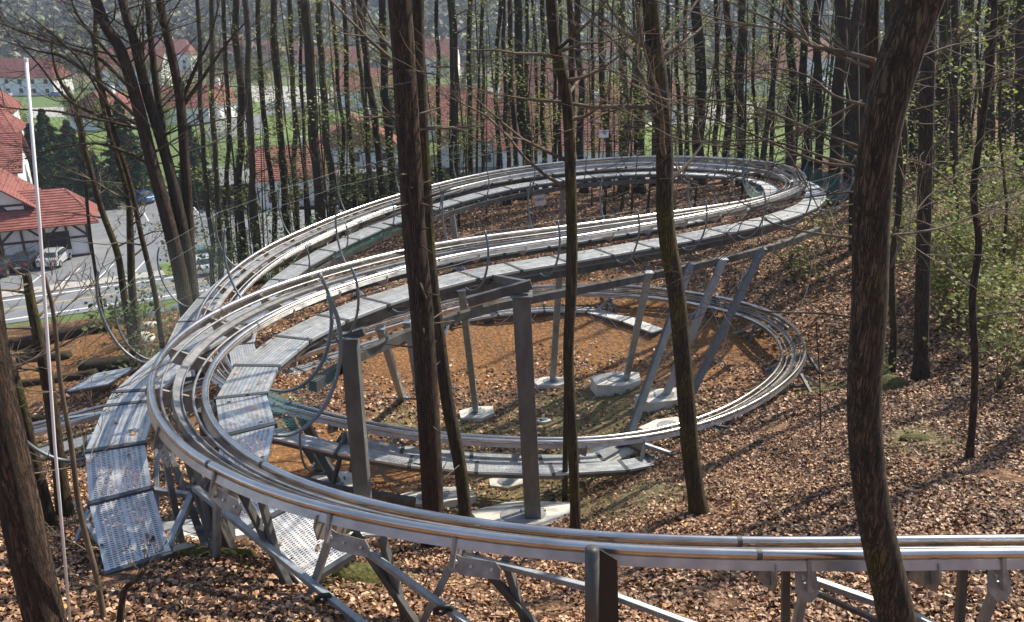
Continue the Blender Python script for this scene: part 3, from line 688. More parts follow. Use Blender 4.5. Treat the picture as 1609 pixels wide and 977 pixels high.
# ------------------------------------------------------------------ trees
def limb(mb, p, d, length, r, depth, rr, sides=4, up=.15, kids=3, spread=.8, tips=None):
    n = max(3, int(4+length)); pts = [p]; rs = [r]; d = d.normalized()
    for k in range(n):
        d = (d + Vector((rr.gauss(0, .16), rr.gauss(0, .16), rr.gauss(0, .13)+up*.25))).normalized()
        pts.append(pts[-1]+d*(length/n)); rs.append(max(.003, r*(1-(k+1)/n*.85)))
    mb.tube(pts, rs, sides, cap=False)
    if tips is not None: tips += [pts[-1], pts[-2], pts[len(pts)//2]]
    if depth > 0:
        for k in range(kids):
            j = rr.randint(max(1, n//4), n-1); dd = (pts[min(j+1, n)]-pts[j-1]).normalized()
            ax = Vector((rr.gauss(0, 1), rr.gauss(0, 1), rr.gauss(0, .6)+.2)); ax = (ax-dd*ax.dot(dd)).normalized()
            limb(mb, pts[j], dd+ax*spread*rr.uniform(.7, 1.3), length*rr.uniform(.4, .65), rs[j]*.62, depth-1, rr, 3, up, kids, spread, tips)
def leaves(pts, n, size, sp_, seed, m, name, parent, flat=.6, shape='leaf'):
    g = np.random.default_rng(seed); pts = np.array([tuple(p) for p in pts])
    c = pts[g.integers(0, len(pts), n)] + g.normal(0, sp_, (n, 3))
    return scatter(c, g, n, size, m, name, parent, flat, shape)
def scatter(c, g, n, size, m, name, parent, flat=.6, shape='leaf', nrm=None):
    nr = g.normal(0, 1, (n, 3)); nr[:, 2] = np.abs(nr[:, 2])+flat*1.5
    if nrm is not None: nr = nrm + g.normal(0, .45, (n, 3))
    nr /= np.linalg.norm(nr, axis=1)[:, None]
    a = g.normal(0, 1, (n, 3)); a -= nr*(a*nr).sum(1)[:, None]; a /= np.linalg.norm(a, axis=1)[:, None]; b = np.cross(nr, a)
    s = size*g.uniform(.5, 1.4, (n, 1)); w = .45 if shape == 'leaf' else .13
    if shape == 'curl':
        v = np.empty((n, 6, 3)); c1 = nr*s*g.uniform(-.1, .45, (n, 1)); c2 = nr*s*g.uniform(-.05, .5, (n, 1)); c3 = nr*s*g.uniform(-.1, .4, (n, 1))
        v[:, 0] = c - a*s*.5 + c3; v[:, 1] = c - a*s*.12 + b*s*.34 + c1; v[:, 2] = c + a*s*.28 + b*s*.22 + c2
        v[:, 3] = c + a*s*.55 + c3*.6; v[:, 4] = c + a*s*.2 - b*s*.30 + c1*.7; v[:, 5] = c - a*s*.2 - b*s*.26 + c2*.6
        tri = np.array([[0, 1, 5, 1, 4, 5, 1, 2, 4, 2, 3, 4]]); nv_, nt_ = 6, 4
    else:
        v = np.empty((n, 4, 3)); cur = nr*s*g.uniform(-.1, .35, (n, 1))
        v[:, 0] = c - a*s*.5; v[:, 1] = c + b*s*w + cur; v[:, 2] = c + a*s*.5; v[:, 3] = c - b*s*w + cur*.8
        tri = np.array([[0, 1, 2, 0, 2, 3]]); nv_, nt_ = 4, 2
    me = bpy.data.meshes.new(name); me.vertices.add(n*nv_); me.vertices.foreach_set('co', v.ravel())
    me.loops.add(n*nt_*3); me.polygons.add(n*nt_)
    li = (np.arange(n)[:, None]*nv_ + tri).ravel()
    me.loops.foreach_set('vertex_index', li); me.polygons.foreach_set('loop_start', np.arange(n*nt_)*3); me.polygons.foreach_set('loop_total', np.full(n*nt_, 3))
    me.materials.append(m); me.update(); me.validate()
    o = bpy.data.objects.new(name, me); COL.objects.link(o)
    if parent: o.parent = parent
    return o
def resamp(path, n=22):
    pts = [p for p, r in path]; rs = [r for p, r in path]; out = []; rr = []
    for i in range(len(pts)-1):
        p0, p1, p2, p3 = pts[max(i-1, 0)], pts[i], pts[i+1], pts[min(i+2, len(pts)-1)]
        for k in range(6):
            t = k/6; out.append(.5*((2*p1)+(p2-p0)*t+(2*p0-5*p1+4*p2-p3)*t*t+(3*p1-p0-3*p2+p3)*t**3)); rr.append(rs[i]*(1-t)+rs[i+1]*t)
    out.append(pts[-1]); rr.append(rs[-1]); return out, rr
def tree(path, label, m, seed, cat='tree', name='bare_tree', group=None, nl=10, lmin=.25, llen=2.5, lr=.35, depth=2, green=0, sides=10, stubs=0, extra=None, flare=1.35, mleaf=None, leafsize=.09, kids=3, up=.15, wig=0):
    rr = random.Random(seed); pts, rs = resamp(path)
    if wig: pts = [p+Vector((noise.noise(Vector((seed*1.7, p.z*.5, 0)))*wig*2, noise.noise(Vector((seed*2.3, p.z*.5, 5)))*wig, 0))+Vector((noise.noise(Vector((seed*1.7, p.z*1.9, 9)))*wig*.5, 0, 0)) for p in pts]
    base = pts[0].copy()
    # foot flare, sunk into the ground
    fl_ = (flare-1)*1.6
    for q_, w_ in enumerate((1., .45, .18)): rs[q_] *= 1+fl_*w_
    pts[0] = pts[0]-Vector((0, 0, .25))
    root = wthing(name, label, cat, group, base); mb = MB(); mb.tube(pts, rs, sides); mb.smooth = True; mb.build('trunk', m, root)
    H = pts[-1].z-pts[0].z; mb = MB(); tips = []
    for k in range(nl):
        f = lmin+(1-lmin)*((k+rr.random())/nl); j = min(len(pts)-2, int(f*(len(pts)-1)))
        an = rr.uniform(0, 2*math.pi); d = Vector((math.cos(an), math.sin(an), rr.uniform(.1, .8)))
        limb(mb, pts[j], d, llen*rr.uniform(.5, 1.3)*(1.15-f*.5), rs[j]*lr, depth, rr, 4, up, kids, tips=tips)
    for k in range(stubs):
        j = rr.randint(3, int(len(pts)*.7)); an = rr.uniform(0, 2*math.pi); d = Vector((math.cos(an), math.sin(an), rr.uniform(-.2, .35)))
        mb.tube([pts[j], pts[j]+d*rs[j]*1.6, pts[j]+d*(rs[j]+rr.uniform(.1, .5))], [.018, .012, .006], 4)
    if extra:
        for e in extra:
            mb2pts = [p for p, r in e]; mb.tube(smooth_pts(mb2pts, 3), [a for k in range(len(e)-1) for a in [e[k][1]+(e[k+1][1]-e[k][1])*q/3 for q in range(3)]]+[e[-1][1]], 6)
            for q in range(1, len(e)):
                for z_ in range(2):
                    dd = (e[q][0]-e[q-1][0]).normalized(); ax = Vector((rr.gauss(0, 1), rr.gauss(0, 1), rr.gauss(0, 1))); limb(mb, e[q][0].lerp(e[q-1][0], rr.random()), dd+ax*.6, rr.uniform(.4, 1.1), e[q][1]*.7, 1, rr, 3, .05, 2)
    if mb.v:
        mb.smooth = True; mb.build('branches', M_twig if m is not M_barkpale else M_twig, root)
    if green and tips: leaves(tips, green, leafsize, .22, seed, mleaf or M_spring, 'foliage', root)
    fix(root); return root
def ptrunk(pix, d, r0, r1, top_h=14, lean=0):
    """pix from foot to top edge of the picture; the stem keeps its distance and goes on above the frame"""
    b = D(pix[0][0], pix[0][1], d); gzv = gz(b.x, b.y)
    out = [Vector((b.x, b.y, min(b.z, gzv)))]
    for px, py in pix[1:]: out.append(Yp(px, py, b.y+lean*(pix[0][1]-py)/1000))
    dd = (out[-1]-out[-2]).normalized(); dd = (dd+Vector((0, 0, 1.))).normalized()
    e = out[-1]; n = len(out)
    rem = top_h-(e.z-out[0].z)
    if rem < 1.5:
        m = len(out); return [(p, r0+(r1-r0)*k/(m-1)) for k, p in enumerate(out)]
    out.append(e+dd*rem*.5+Vector((rnd.uniform(-.3, .3), rnd.uniform(-.3, .3), 0))); out.append(out[-1]+(dd+Vector((0, 0, .5))).normalized()*rem*.5)
    m = len(out); return [(p, r0+(r1-r0)*k/(m-1) if k < n else (r0+(r1-r0)*k/(m-1))*(1-.35*(k-n+1))) for k, p in enumerate(out)]
tree(ptrunk([(683,872),(676,700),(662,480),(652,380),(644,250),(636,120),(628,0)], 11, .150, .125, 20), 'straight dark spruce trunk with dead stubs, its foot behind the near rails', M_barkred, 1, 'tree', 'spruce_tree', nl=10, lmin=.84, stubs=46)
tree(ptrunk([(735,832),(724,740),(705,640),(688,520),(676,420),(668,300),(660,150),(655,0)], 12, .10, .08, 18), 'mossy leaning trunk emerging from behind the spruce trunk', M_barkmoss, 2, nl=10, lmin=.6)
tree(ptrunk([(906,842),(900,700),(893,560),(899,430),(897,300),(892,170),(878,90),(866,0)], 12, .078, .068, 17), 'thin crooked centre tree with foot behind the near rails', M_barkmoss, 3, nl=14, lmin=.45)
tree(ptrunk([(900,300),(898,200),(898,100),(895,0)], 13, .055, .045, 17), 'slim straight stem rising close beside the thin centre tree', M_barkmoss, 31, nl=6, lmin=.6, flare=1)
tree(ptrunk([(1100,815),(1086,720),(1076,600),(1064,470),(1046,350),(1044,230),(1034,110),(1022,0)], 12, .135, .092, 18), 'mossy yellow brown tree with an S bend standing right of centre on the leaf slope', M_barkmoss, 4, nl=14, lmin=.5)
# big tree at right, in front of the track
bt = [(1432,1120),(1410,977),(1372,800),(1358,640),(1366,480),(1370,330),(1380,230),(1402,130),(1440,20),(1500,-110)]
d5 = 5.6; b5 = D(bt[0][0], bt[0][1], 5.0); yb = D(1410, 977, d5).y
pp = [Yp(px, py, yb) for px, py in bt]; pp[0].z = min(pp[0].z, gz(pp[0].x, pp[0].y)-.1)
rad = [.17, .128, .110, .102, .102, .103, .105, .112, .112, .10]
pth = list(zip(pp, rad)); e = pp[-1]; pth += [(e+Vector((.7, .4, 1.5)), .085), (e+Vector((1.2, .9, 4)), .07), (e+Vector((1.0, 1.6, 7)), .05)]
def br(pix, d0, d1, r0, r1):
    n = len(pix); q_ = .62 if d0 < 8 else 1.; return [(D(x, y, d0+(d1-d0)*k/(n-1)), (r0+(r1-r0)*k/(n-1))*q_) for k, (x, y) in enumerate(pix)]
ex = [br([(1375,95),(1320,80),(1270,70),(1230,40),(1150,5)], 5.6, 6.2, .03, .012), br([(1365,105),(1300,80),(1240,50),(1130,30),(1010,-5)], 5.6, 6.6, .02, .008),
      br([(1360,165),(1310,150),(1270,120),(1200,110),(1100,160)], 5.6, 6.3, .018, .006), br([(1352,262),(1290,255),(1215,225),(1130,190),(1060,175),(1000,140)], 5.6, 6.6, .02, .006),
      br([(1352,265),(1290,245),(1200,220),(1080,222),(1010,190),(900,130)], 5.7, 6.8, .018, .006), br([(1350,230),(1280,205),(1180,165),(1060,150),(960,110),(900,110)], 5.5, 6.4, .016, .005),
      br([(1355,158),(1290,190),(1220,215),(1160,228),(1110,226),(1050,195)], 5.7, 6.2, .017, .006), br([(1352,375),(1290,368),(1225,355),(1195,340)], 5.6, 6.0, .02, .008),
      br([(1350,500),(1290,492),(1210,490),(1180,480)], 5.6, 6.0, .018, .005), br([(1395,370),(1470,360),(1530,340),(1609,300)], 5.6, 6.2, .017, .006),
      br([(1400,245),(1460,260),(1520,310),(1560,330)], 5.6, 6, .012, .005), br([(1430,95),(1500,70),(1560,60),(1640,0)], 5.6, 6, .014, .006),
      br([(1350,300),(1270,310),(1180,330),(1140,400),(1060,450)], 5.5, 5.9, .010, .004), br([(1400,420),(1440,330),(1500,280),(1609,240)], 5.6, 6.2, .014, .005)]
tree(pth, 'big dark furrowed tree curving up to the right in front of the near rails', M_barkbig, 5, name='oak_tree', nl=6, lmin=.75, extra=ex, flare=1.1, sides=16)
# upright stem beside it
tree([(p, r) for p, r in zip([Yp(1352, 905, 10.2), Yp(1350, 760, 10.2), Yp(1352, 640, 10.2), Yp(1372, 540, 10.2), Yp(1384, 440, 10.2), Yp(1390, 330, 10.2), Yp(1400, 200, 10.2), Yp(1405, 60, 10.2), Yp(1408, -120, 10.2)], (.07, .08, .085, .085, .08, .075, .07, .065, .05))], 'mossy stem bending behind the big furrowed tree', M_barkmoss, 6, nl=5, lmin=.75, lr=.2)
tree([(p, r) for p, r in zip([Yp(1372, 330, 7.5), Yp(1372, 200, 7.5), Yp(1370, 80, 7.5), Yp(1372, -40, 7.5), Yp(1374, -400, 7.5)], (.055, .06, .06, .055, .04))], 'short upright brown stem above the fork of the big furrowed tree', M_barkred, 61, nl=3, lmin=.85, lr=.12, flare=1)
tree(ptrunk([(1448,590),(1449,480),(1452,350),(1455,220),(1458,100),(1462,0)], 18, .155, .12, 19), 'dark straight tree on the right slope with bare ground around its foot', M_bark, 7, nl=10, lmin=.5, stubs=14)
tree(ptrunk([(1523,722),(1530,640),(1532,560),(1528,470),(1538,380),(1530,300),(1545,180),(1560,60)], 12.5, .055, .04, 9), 'slender crooked sapling on the right leaf slope', M_bark, 8, 'sapling', 'sapling', nl=14, lmin=.3, llen=1.6)
tree(ptrunk([(1290,710),(1288,600),(1282,500)][::1], 15, .012, .01, 2.0), 'tiny sapling right of the lower loop', M_bark, 81, 'sapling', 'sapling', nl=3, llen=.5)
# left foreground trunks
tree(ptrunk([(78,1000),(60,930),(38,830),(12,710),(-12,600),(-30,480),(-50,330),(-70,100)], 5.2, .125, .095, 12), 'dark leaning trunk in the bottom left corner', M_barkred, 9, nl=4, lmin=.9, lr=.12)
tree(ptrunk([(165,980),(150,900),(125,800),(112,700),(95,600),(85,500),(70,430)], 6.6, .025, .012, 3.0), 'thin dead sapling with broken twigs beside the left walkway', M_twig, 10, 'sapling', 'sapling', nl=10, lmin=.2, llen=.8, flare=1.1)
tree(ptrunk([(185,985),(195,930),(215,910),(232,890)], 6.3, .03, .012, 0.6), 'forked dead stick in the leaves at bottom left', M_bark, 11, 'dead branch', 'dead_sapling', nl=4, lmin=.3, llen=.35, flare=1)
tree(ptrunk([(75,690),(78,620),(62,540),(48,470),(42,430)], 11.5, .10, .05, 2.5), 'broken topped stump at the left beside the white pole', M_barkmoss, 12, 'dead tree', 'dead_tree', nl=9, lmin=.3, llen=1.5)
tree(ptrunk([(50,700),(30,620),(10,560),(-20,500),(-60,420)], 9.5, .07, .03, 3), 'leaning dead stem at the left edge', M_barkmoss, 13, 'dead tree', 'dead_tree', nl=12, lmin=.2, llen=1.2)
tree(ptrunk([(40,860),(20,780),(5,740)], 9.0, .03, .02, 2), 'short dead stem at the left edge above the corner trunk', M_bark, 14, 'sapling', 'sapling', nl=5, llen=.6)
# clump at the left
CL = [([(300,520),(285,440),(262,340),(240,260),(215,160),(190,80),(150,0)], 22, .20, .095), ([(308,520),(300,440),(285,350),(262,250),(232,150),(210,60),(190,-10)], 22.3, .17, .085),
      ([(312,520),(302,440),(296,340),(290,250),(282,150),(262,50),(250,-10)], 22.6, .15, .08), ([(305,520),(292,430),(272,310),(252,180),(240,90),(232,0)], 23, .11, .06)]
b0 = D(305, 520, 22.3)
root = wthing('maple_tree', 'big many stemmed bare tree at the left with trunks fanning out from one foot', 'tree', None, (b0.x, b0.y, gz(b0.x, b0.y)))
mbb = MB(); rr = random.Random(33); tips = []
for k, (pix, d, r0, r1) in enumerate(CL):
    pts, rs = resamp(ptrunk(pix, d, r0, r1, 19)); pts[0] = Vector((pts[0].x, pts[0].y, gz(pts[0].x, pts[0].y)-.3))
    mb = MB(); mb.tube(pts, rs, 10); mb.smooth = True; mb.build('trunk', M_barkred if k % 2 == 0 else M_bark, root)
    for q in range(16):
        j = rr.randint(int(len(pts)*.35), len(pts)-2); an = rr.uniform(0, 6.28); limb(mbb, pts[j], Vector((math.cos(an)*1.2, math.sin(an)*.6, rr.uniform(.2, .9))), rr.uniform(2, 4.5), rs[j]*.2, 3, rr, 3, .12, 3)
def lim(pix, d0, d1, r0, r1):
    e = br(pix, d0, d1, r0, r1); pts = smooth_pts([p for p, r in e], 4); n = len(pts)
    mbb.tube(pts, [r0+(r1-r0)*i/(n-1) for i in range(n)], 6, cap=False)
    for q in range(n//2):
        j = rr.randint(1, n-2); dd = (pts[j+1]-pts[j-1]).normalized(); ax = Vector((rr.gauss(0, 1), rr.gauss(0, .6), rr.gauss(0, 1)+.4)); limb(mbb, pts[j], dd+ax*.7, rr.uniform(.8, 2.4), max(.01, r0*.22), 2, rr, 3, .1, 4)
for e in ([(228,205),(190,195),(140,185),(90,175),(40,172),(-20,165)], [(215,150),(160,95),(110,75),(60,60),(10,40),(-20,25)], [(205,120),(150,60),(120,20),(110,-10)], [(222,190),(150,125),(100,90),(60,80),(0,62)],
          [(225,200),(170,165),(130,100),(90,60),(40,20)], [(240,260),(200,240),(150,225),(80,235),(40,250)], [(285,160),(310,100),(330,60),(345,0)], [(285,170),(320,120),(355,70),(390,30)], [(250,210),(230,150),(225,80),(225,0)], [(205,195),(150,180),(100,150),(60,100),(20,60)]):
    lim(e, 21.5, 19, .06, .012)
mbb.smooth = True; mbb.build('branches', M_barkpale, root); fix(root)
for k, a in enumerate(([(205,520),(196,470),(185,400),(160,330),(135,240),(120,170)], [(212,525),(208,460),(205,380),(200,300),(170,200),(152,100),(150,0)], [(255,560),(245,470),(222,370),(205,290),(180,210)], [(150,440),(143,380),(135,300),(125,210)])):
    tree(ptrunk(a, (24, 25, 23.5, 34)[k], (.11, .13, .08, .07)[k], .05, 10), ('thin mossy tree bending left between the parking lot and the left bend', 'second thin tree with a forked top beside the parking lot', 'thin dark stem just left of the many stemmed tree', 'slim stem in front of the parking lot kerb')[k], M_barkmoss, 90+k, nl=14, lmin=.3, llen=2.2, green=(250 if k == 1 else 0))
# trees standing in the wood: (foot px, foot py, top px, half width px at mid height, material key, distance)
WOOD = [(380,392,370,8,'b',38),(400,400,386,7,'p',37),(452,400,430,8,'b',40),(505,420,482,12,'b',36),(525,372,500,8,'p',38),(548,380,520,5,'b',42),(608,340,562,8,'b',40),(617,345,600,9,'b',41),(590,352,556,5,'p',44),
 (716,300,710,10,'b',40),(669,300,657,6,'p',42),(692,300,686,5,'b',44),(826,290,814,10,'b',42),(800,300,790,5,'b',40),(780,292,786,5,'b',43),(858,290,851,6,'b',44),(846,292,838,4,'b',46),(916,280,905,8,'b',44),
 (956,282,945,8,'b',45),(980,290,975,10,'p',42),(1005,290,1000,12,'b',42),(1070,275,1062,5,'b',46),(1100,280,1095,13,'b',43),(1125,272,1124,6,'b',45),(1143,275,1143,9,'b',44),(1166,275,1168,10,'b',42),(1082,268,1078,5,'p',46),
 (1188,270,1186,4,'b',44),(1212,272,1213,5,'b',44),(1240,285,1242,10,'b',43),(1268,300,1265,9,'b',41),(1290,310,1285,9,'b',40),(1308,345,1322,14,'r',36),(1338,430,1345,11,'b',28),(1360,380,1358,9,'b',33),(1415,415,1418,11,'m',28),(1408,560,1412,7,'m',19),
 (1480,300,1486,13,'b',38),(1500,330,1504,9,'b',35),(1520,280,1524,12,'b',42),(1550,300,1556,9,'r',38),(1575,260,1580,13,'b',42),(1600,330,1606,12,'b',34),(1470,260,1470,7,'b',45),(1432,300,1434,8,'b',40),(1535,420,1540,4,'m',25),(1580,480,1570,3,'m',22),(1500,450,1492,3,'m',24),
 (345,440,332,6,'p',36),(330,430,310,5,'b',35),(360,420,352,5,'m',39),(430,410,405,6,'b',41),(470,415,455,6,'p',43),(487,405,470,4,'b',45),(560,365,540,6,'b',43),(575,350,572,5,'m',46),(640,330,640,5,'b',42),
 (740,300,738,6,'b',45),(760,300,757,4,'p',44),(812,300,800,6,'b',41),(832,300,828,5,'m',44),(872,292,870,4,'b',46),(884,296,880,5,'p',46),(935,290,932,4,'b',47),(1028,280,1022,7,'b',45),(1052,284,1050,5,'p',44),(1330,330,1332,8,'b',40),(1395,320,1398,9,'b',38),(1378,300,1376,7,'b',42),
 (1560,350,1562,5,'b',32),(1462,380,1466,4,'b',28),(1590,250,1592,8,'b',46),(1350,290,1352,7,'b',45),(1445,270,1448,8,'b',46),(1412,280,1410,6,'b',44)]
MK = {'b': M_bark, 'p': M_barkpale, 'r': M_barkred, 'm': M_barkmoss}
ADJ = {'b': 'dark', 'p': 'pale', 'r': 'reddish brown', 'm': 'mossy'}
WOOD.sort(key=lambda w: w[2])
ORD = lambda n: '%d%s' % (n, 'th' if 10 <= n % 100 <= 20 else {1: 'st', 2: 'nd', 3: 'rd'}.get(n % 10, 'th'))
zones = [(0, 640, 'left of the spruce trunk'), (640, 890, 'between the spruce and the thin centre tree'), (890, 1040, 'between the thin centre tree and the mossy S bent tree'), (1040, 1370, 'between the S bent tree and the big furrowed tree'), (1370, 1700, 'right of the big furrowed tree')]
cnt = {}
zones = [(0, 640, 'left of the spruce trunk'), (640, 890, 'between spruce and thin centre tree'), (890, 1040, 'between thin centre and S bent trees'), (1040, 1370, 'between S bent and big furrowed trees'), (1370, 1700, 'right of the big furrowed tree')]
for k, (fx_, fy_, tx_, hw, mk, d) in enumerate(WOOD):
    zn = [z for z in zones if z[0] <= tx_ < z[1]][0]; size = 'thick' if hw >= 9 else ('slim' if hw >= 6 else 'thin')
    key = (zn[2], size, mk); cnt[key] = cnt.get(key, 0)+1
    lab = '%s %s %s trunk from the left, %s' % (ORD(cnt[key]), size, ADJ[mk], zn[2])
    c = D(fx_, fy_, d); zf = gz(c.x, c.y); rpx = hw*d/F*.66
    jit = random.Random(k*7+1); mid = Yp((fx_*.55+tx_*.45)+jit.uniform(-4, 4), (fy_)*.5, c.y); q = Yp((fx_*.8+tx_*.2)+jit.uniform(-3, 3), fy_*.78, c.y)
    top = Yp(tx_, 0, c.y); foot = Vector((c.x, c.y, min(zf, c.z)))
    hgt = jit.uniform(15, 20); e1 = top+Vector((jit.uniform(-.5, .5), jit.uniform(-.5, .5), max(2., (hgt-(top.z-zf))*.5))); e2 = e1+Vector((jit.uniform(-.5, .5), 0, max(2., (hgt-(top.z-zf))*.5)))
    path = [(foot, rpx*1.15), (q, rpx*1.05), (mid, rpx), (top, rpx*.88), (e1, rpx*.6), (e2, rpx*.2)]
    pine = (mk == 'b' and 1180 < tx_ and hw >= 5)
    g_ = 0; ml = None; ls = .12
    if pine and k % 2: g_, ml, ls = 900, M_pine, .16
    elif k % 2 == 1: g_, ml = 800, (M_spring2 if k % 4 == 1 else M_spring)
    tree(path, lab, MK[mk], 200+k, wig=.075, nl=(12 if hw >= 6 else 16), lmin=.18, llen=(2.2 if hw >= 6 else 1.8), lr=.22, depth=2, green=g_, mleaf=ml, leafsize=ls, sides=7, name='pine_tree' if pine else 'bare_tree', group='trees in the wood behind the track', kids=2, stubs=(10 if hw >= 9 else 4))
# very thin stems deep in the wood
for k in range(170):
    px = rnd.uniform(330, 1600); d = rnd.uniform(36, 56)
    py = 430-(px-300)*.25 if px < 800 else 300
    c = D(px, py, d); zf = gz(c.x, c.y); c.z = zf; r = rnd.uniform(.022, .065); h = rnd.uniform(8, 15); j = rnd.uniform(-.8, .8)
    path = [(c, r*1.2), (c+Vector((j*.2, 0, h*.3)), r), (c+Vector((j*.6, rnd.uniform(-.3, .3), h*.6)), r*.7), (c+Vector((j, 0, h)), r*.2)]
    tree(path, 'spindly thin bare tree deep in the wood behind the track', (M_bark, M_barkpale, M_barkmoss)[k % 3], 500+k, nl=9, lmin=.15, llen=1.7, lr=.3, depth=1, green=(420 if k % 5 < 3 else 0), mleaf=M_spring2, leafsize=.115, sides=5, name='young_tree', group='spindly trees deep in the wood', kids=3)
# trees behind and above on the right bank, out of frame, whose shade falls into the picture
for k, (x, y) in enumerate(((14, 16), (19, 22), (24, 15), (22, 30), (28, 24), (16, 9), (31, 34), (12, 27))):
    c = Vector((x, y, gz(x, y)))
    dpt = c.y*cp-c.z*sp; pxx = CX+F*c.x/dpt
    if pxx < 1660: continue
    h = 17; tree([(c, .2), (c+Vector((.1, 0, 6)), .17), (c+Vector((.3, .2, 12)), .12), (c+Vector((.2, .4, h)), .04)], 'bare tree on the right bank, shading the leaf slope', M_bark, 800+k, nl=16, lmin=.3, llen=3, group='trees on the right bank beyond the picture edge')
# ------------------------------------------------------------------ shrubs and ground clutter
def shrub(px, py, d, h, w, n, label, m=M_shrub, size=.085):
    c = D(px, py, d); c.z = gz(c.x, c.y); root = wthing('shrub', label, 'shrub', 'green shrubs on the right slope', c); mb = MB(); tips = []; rr = random.Random(int(px*3+py))
    for k in range(9):
        an = rr.uniform(0, 6.28); limb(mb, c-Vector((0, 0, .05)), Vector((math.cos(an)*w*.6, math.sin(an)*w*.6, h*.9)), h*rr.uniform(.7, 1.1), .016, 2, rr, 3, .1, 3, tips=tips)
    mb.build('stems', M_twig, root); leaves(tips, int(n*1.15), size, .15, int(px), m, 'foliage', root); fix(root)
for k, a in enumerate(((1540,520,19,2.2,1.6,1300,'wide leafy shrub right of the crooked sapling, below the larger ones'), (1470,400,24,2.4,1.5,900,'light green shrub beside the dark straight tree'), (1520,420,21,2.8,1.7,2400,'largest yellow green shrub on the right slope below the dark trunks'), (1590,400,22,3.0,1.8,2600,'tall yellow green shrub at the right edge'), (1580,560,15.5,1.6,1.2,500,'leafy shrub low at the right edge behind the crooked sapling'),
        (1490,470,21,1.5,1.2,500,'small leafy shrub right of the dark straight tree'), (1420,400,26,1.8,1.3,550,'leafy shrub between the big furrowed tree and the dark straight tree'), (1560,330,27,3.0,2.2,1500,'broad shrub high on the right slope'),
        (1260,470,26,1.0,1.0,160,'low sprig beyond the right end of the lower loop'), (1300,400,28,1.8,1.4,380,'shrub under the pines right of the far turn'), (1235,440,27,1.2,1.0,160,'sparse sprig on the leaf slope above the lower loop'), (1475,300,36,2.6,2.2,800,'shrub in the shade high behind the dark straight tree'), (1385,560,18.5,.5,.5,140,'tuft beside the mossy rock'))):
    shrub(*a, size=.10)
for k, a in enumerate(((232,570,24,2.8,1.2,500,'small young pine with loose green needles beside the tall left hoop'), (205,520,27,2.0,1.0,260,'young pine behind the left walkway'), (440,420,30,2.5,1.6,900,'green pine bush seen below the middle track'), (350,420,33,3.0,1.4,500,'young pine among the trunks left of the middle track'), (545,350,40,4.5,1.8,900,'slim young pine behind the middle track left of the spruce'), (330,340,38,5,2,1200,'young pine right of the many stemmed tree'))):
    shrub(*a, m=M_pine, size=.13)
def rock(px, py, d, s, label, m, name='rock', seed=0):
    c = D(px, py, d); c.z = gz(c.x, c.y); bm = MB(); n, q = 12, 8; rr = random.Random(seed)
    for j in range(q+1):
        for i in range(n):
            th = math.pi*j/q; ph = 2*math.pi*i/n; v = Vector((math.sin(th)*math.cos(ph)*s[0], math.sin(th)*math.sin(ph)*s[1], math.cos(th)*s[2]))
            bm.v.append(tuple(c+v*(1+.22*noise.noise(v*3/max(s)+Vector((seed, 0, 0))))))
    for j in range(q):
        for i in range(n): bm.f.append((j*n+i, (j+1)*n+i, (j+1)*n+(i+1) % n, j*n+(i+1) % n))
    bm.uv = [(0, 0)]*4*len(bm.f); bm.smooth = True
    o = bm.build(name, m); return tag(o, label, name.split('_')[-1])
rock(1398,607,17.8,(.42,.35,.28),'mossy green boulder at the foot of the stem behind the big tree',M_moss,'mossy_rock',1)
rock(560,905,8.1,(.28,.2,.16),'mossy clump in the leaves right of the inner walkway end',M_moss,'mossy_rock',2)
rock(335,892,8.3,(.45,.12,.10),'low mossy root lump below the left bend',M_moss,'mossy_rock',3)
rock(1440,690,13.4,(.30,.14,.06),'flat moss patch on the right leaf slope',M_moss,'mossy_rock',4)
rock(290,890,8.6,(.2,.15,.08),'small pale stone beneath the left bend',M_conc,'rock',5)
rock(768,815,14,(.16,.14,.12),'grey stone left of the thick square column',M_conc,'rock',6)
for k, (px, py, d, sc_, lb) in enumerate(((222,532,27,.5,'largest of the pale boulders between the left bend and the road'), (238,520,28,.4,'pale boulder directly above the largest one beside the young pine'), (205,548,26,.3,'pale boulder lowest on the bank beside the left walkway'), (250,470,36,.7,'pale boulder near the road above the others'), (280,474,36,.5,'pale boulder right at the foot of the many stemmed tree'))):
    rock(px, py, d, (sc_, sc_*.7, sc_*.5), lb, M_conc, 'boulder', 20+k)
def log(pix, d, r, label, m=M_bark):
    pts = []
    for px, py in pix: p = D(px, py, d); p.z = max(gz(p.x, p.y)+r*.6, p.z*0+gz(p.x, p.y)+r*.6); pts.append(p)
    mb = MB(); mb.tube(smooth_pts(pts, 3), r, 8); mb.smooth = True; tag(mb.build('fallen_log', m), label, 'log', 'fallen logs on the left bank')
log([(20,548),(70,552),(120,545),(175,538)], 29.5, .26, 'long dark fallen log along the edge of the orange soil', M_barkred)
log([(30,572),(70,566),(110,560)], 27, .16, 'short fallen log below the long dark one', M_barkpale)
log([(130,590),(175,572),(215,560)], 25.5, .28, 'thick rotten log behind the tilted grating panel')
log([(0,650),(60,635),(130,628)], 22.5, .10, 'thin fallen stem at the far left', M_barkmoss)
log([(20,600),(95,590),(150,575)], 25, .13, 'brown fallen stem left of the tilted grating panel', M_barkmoss)
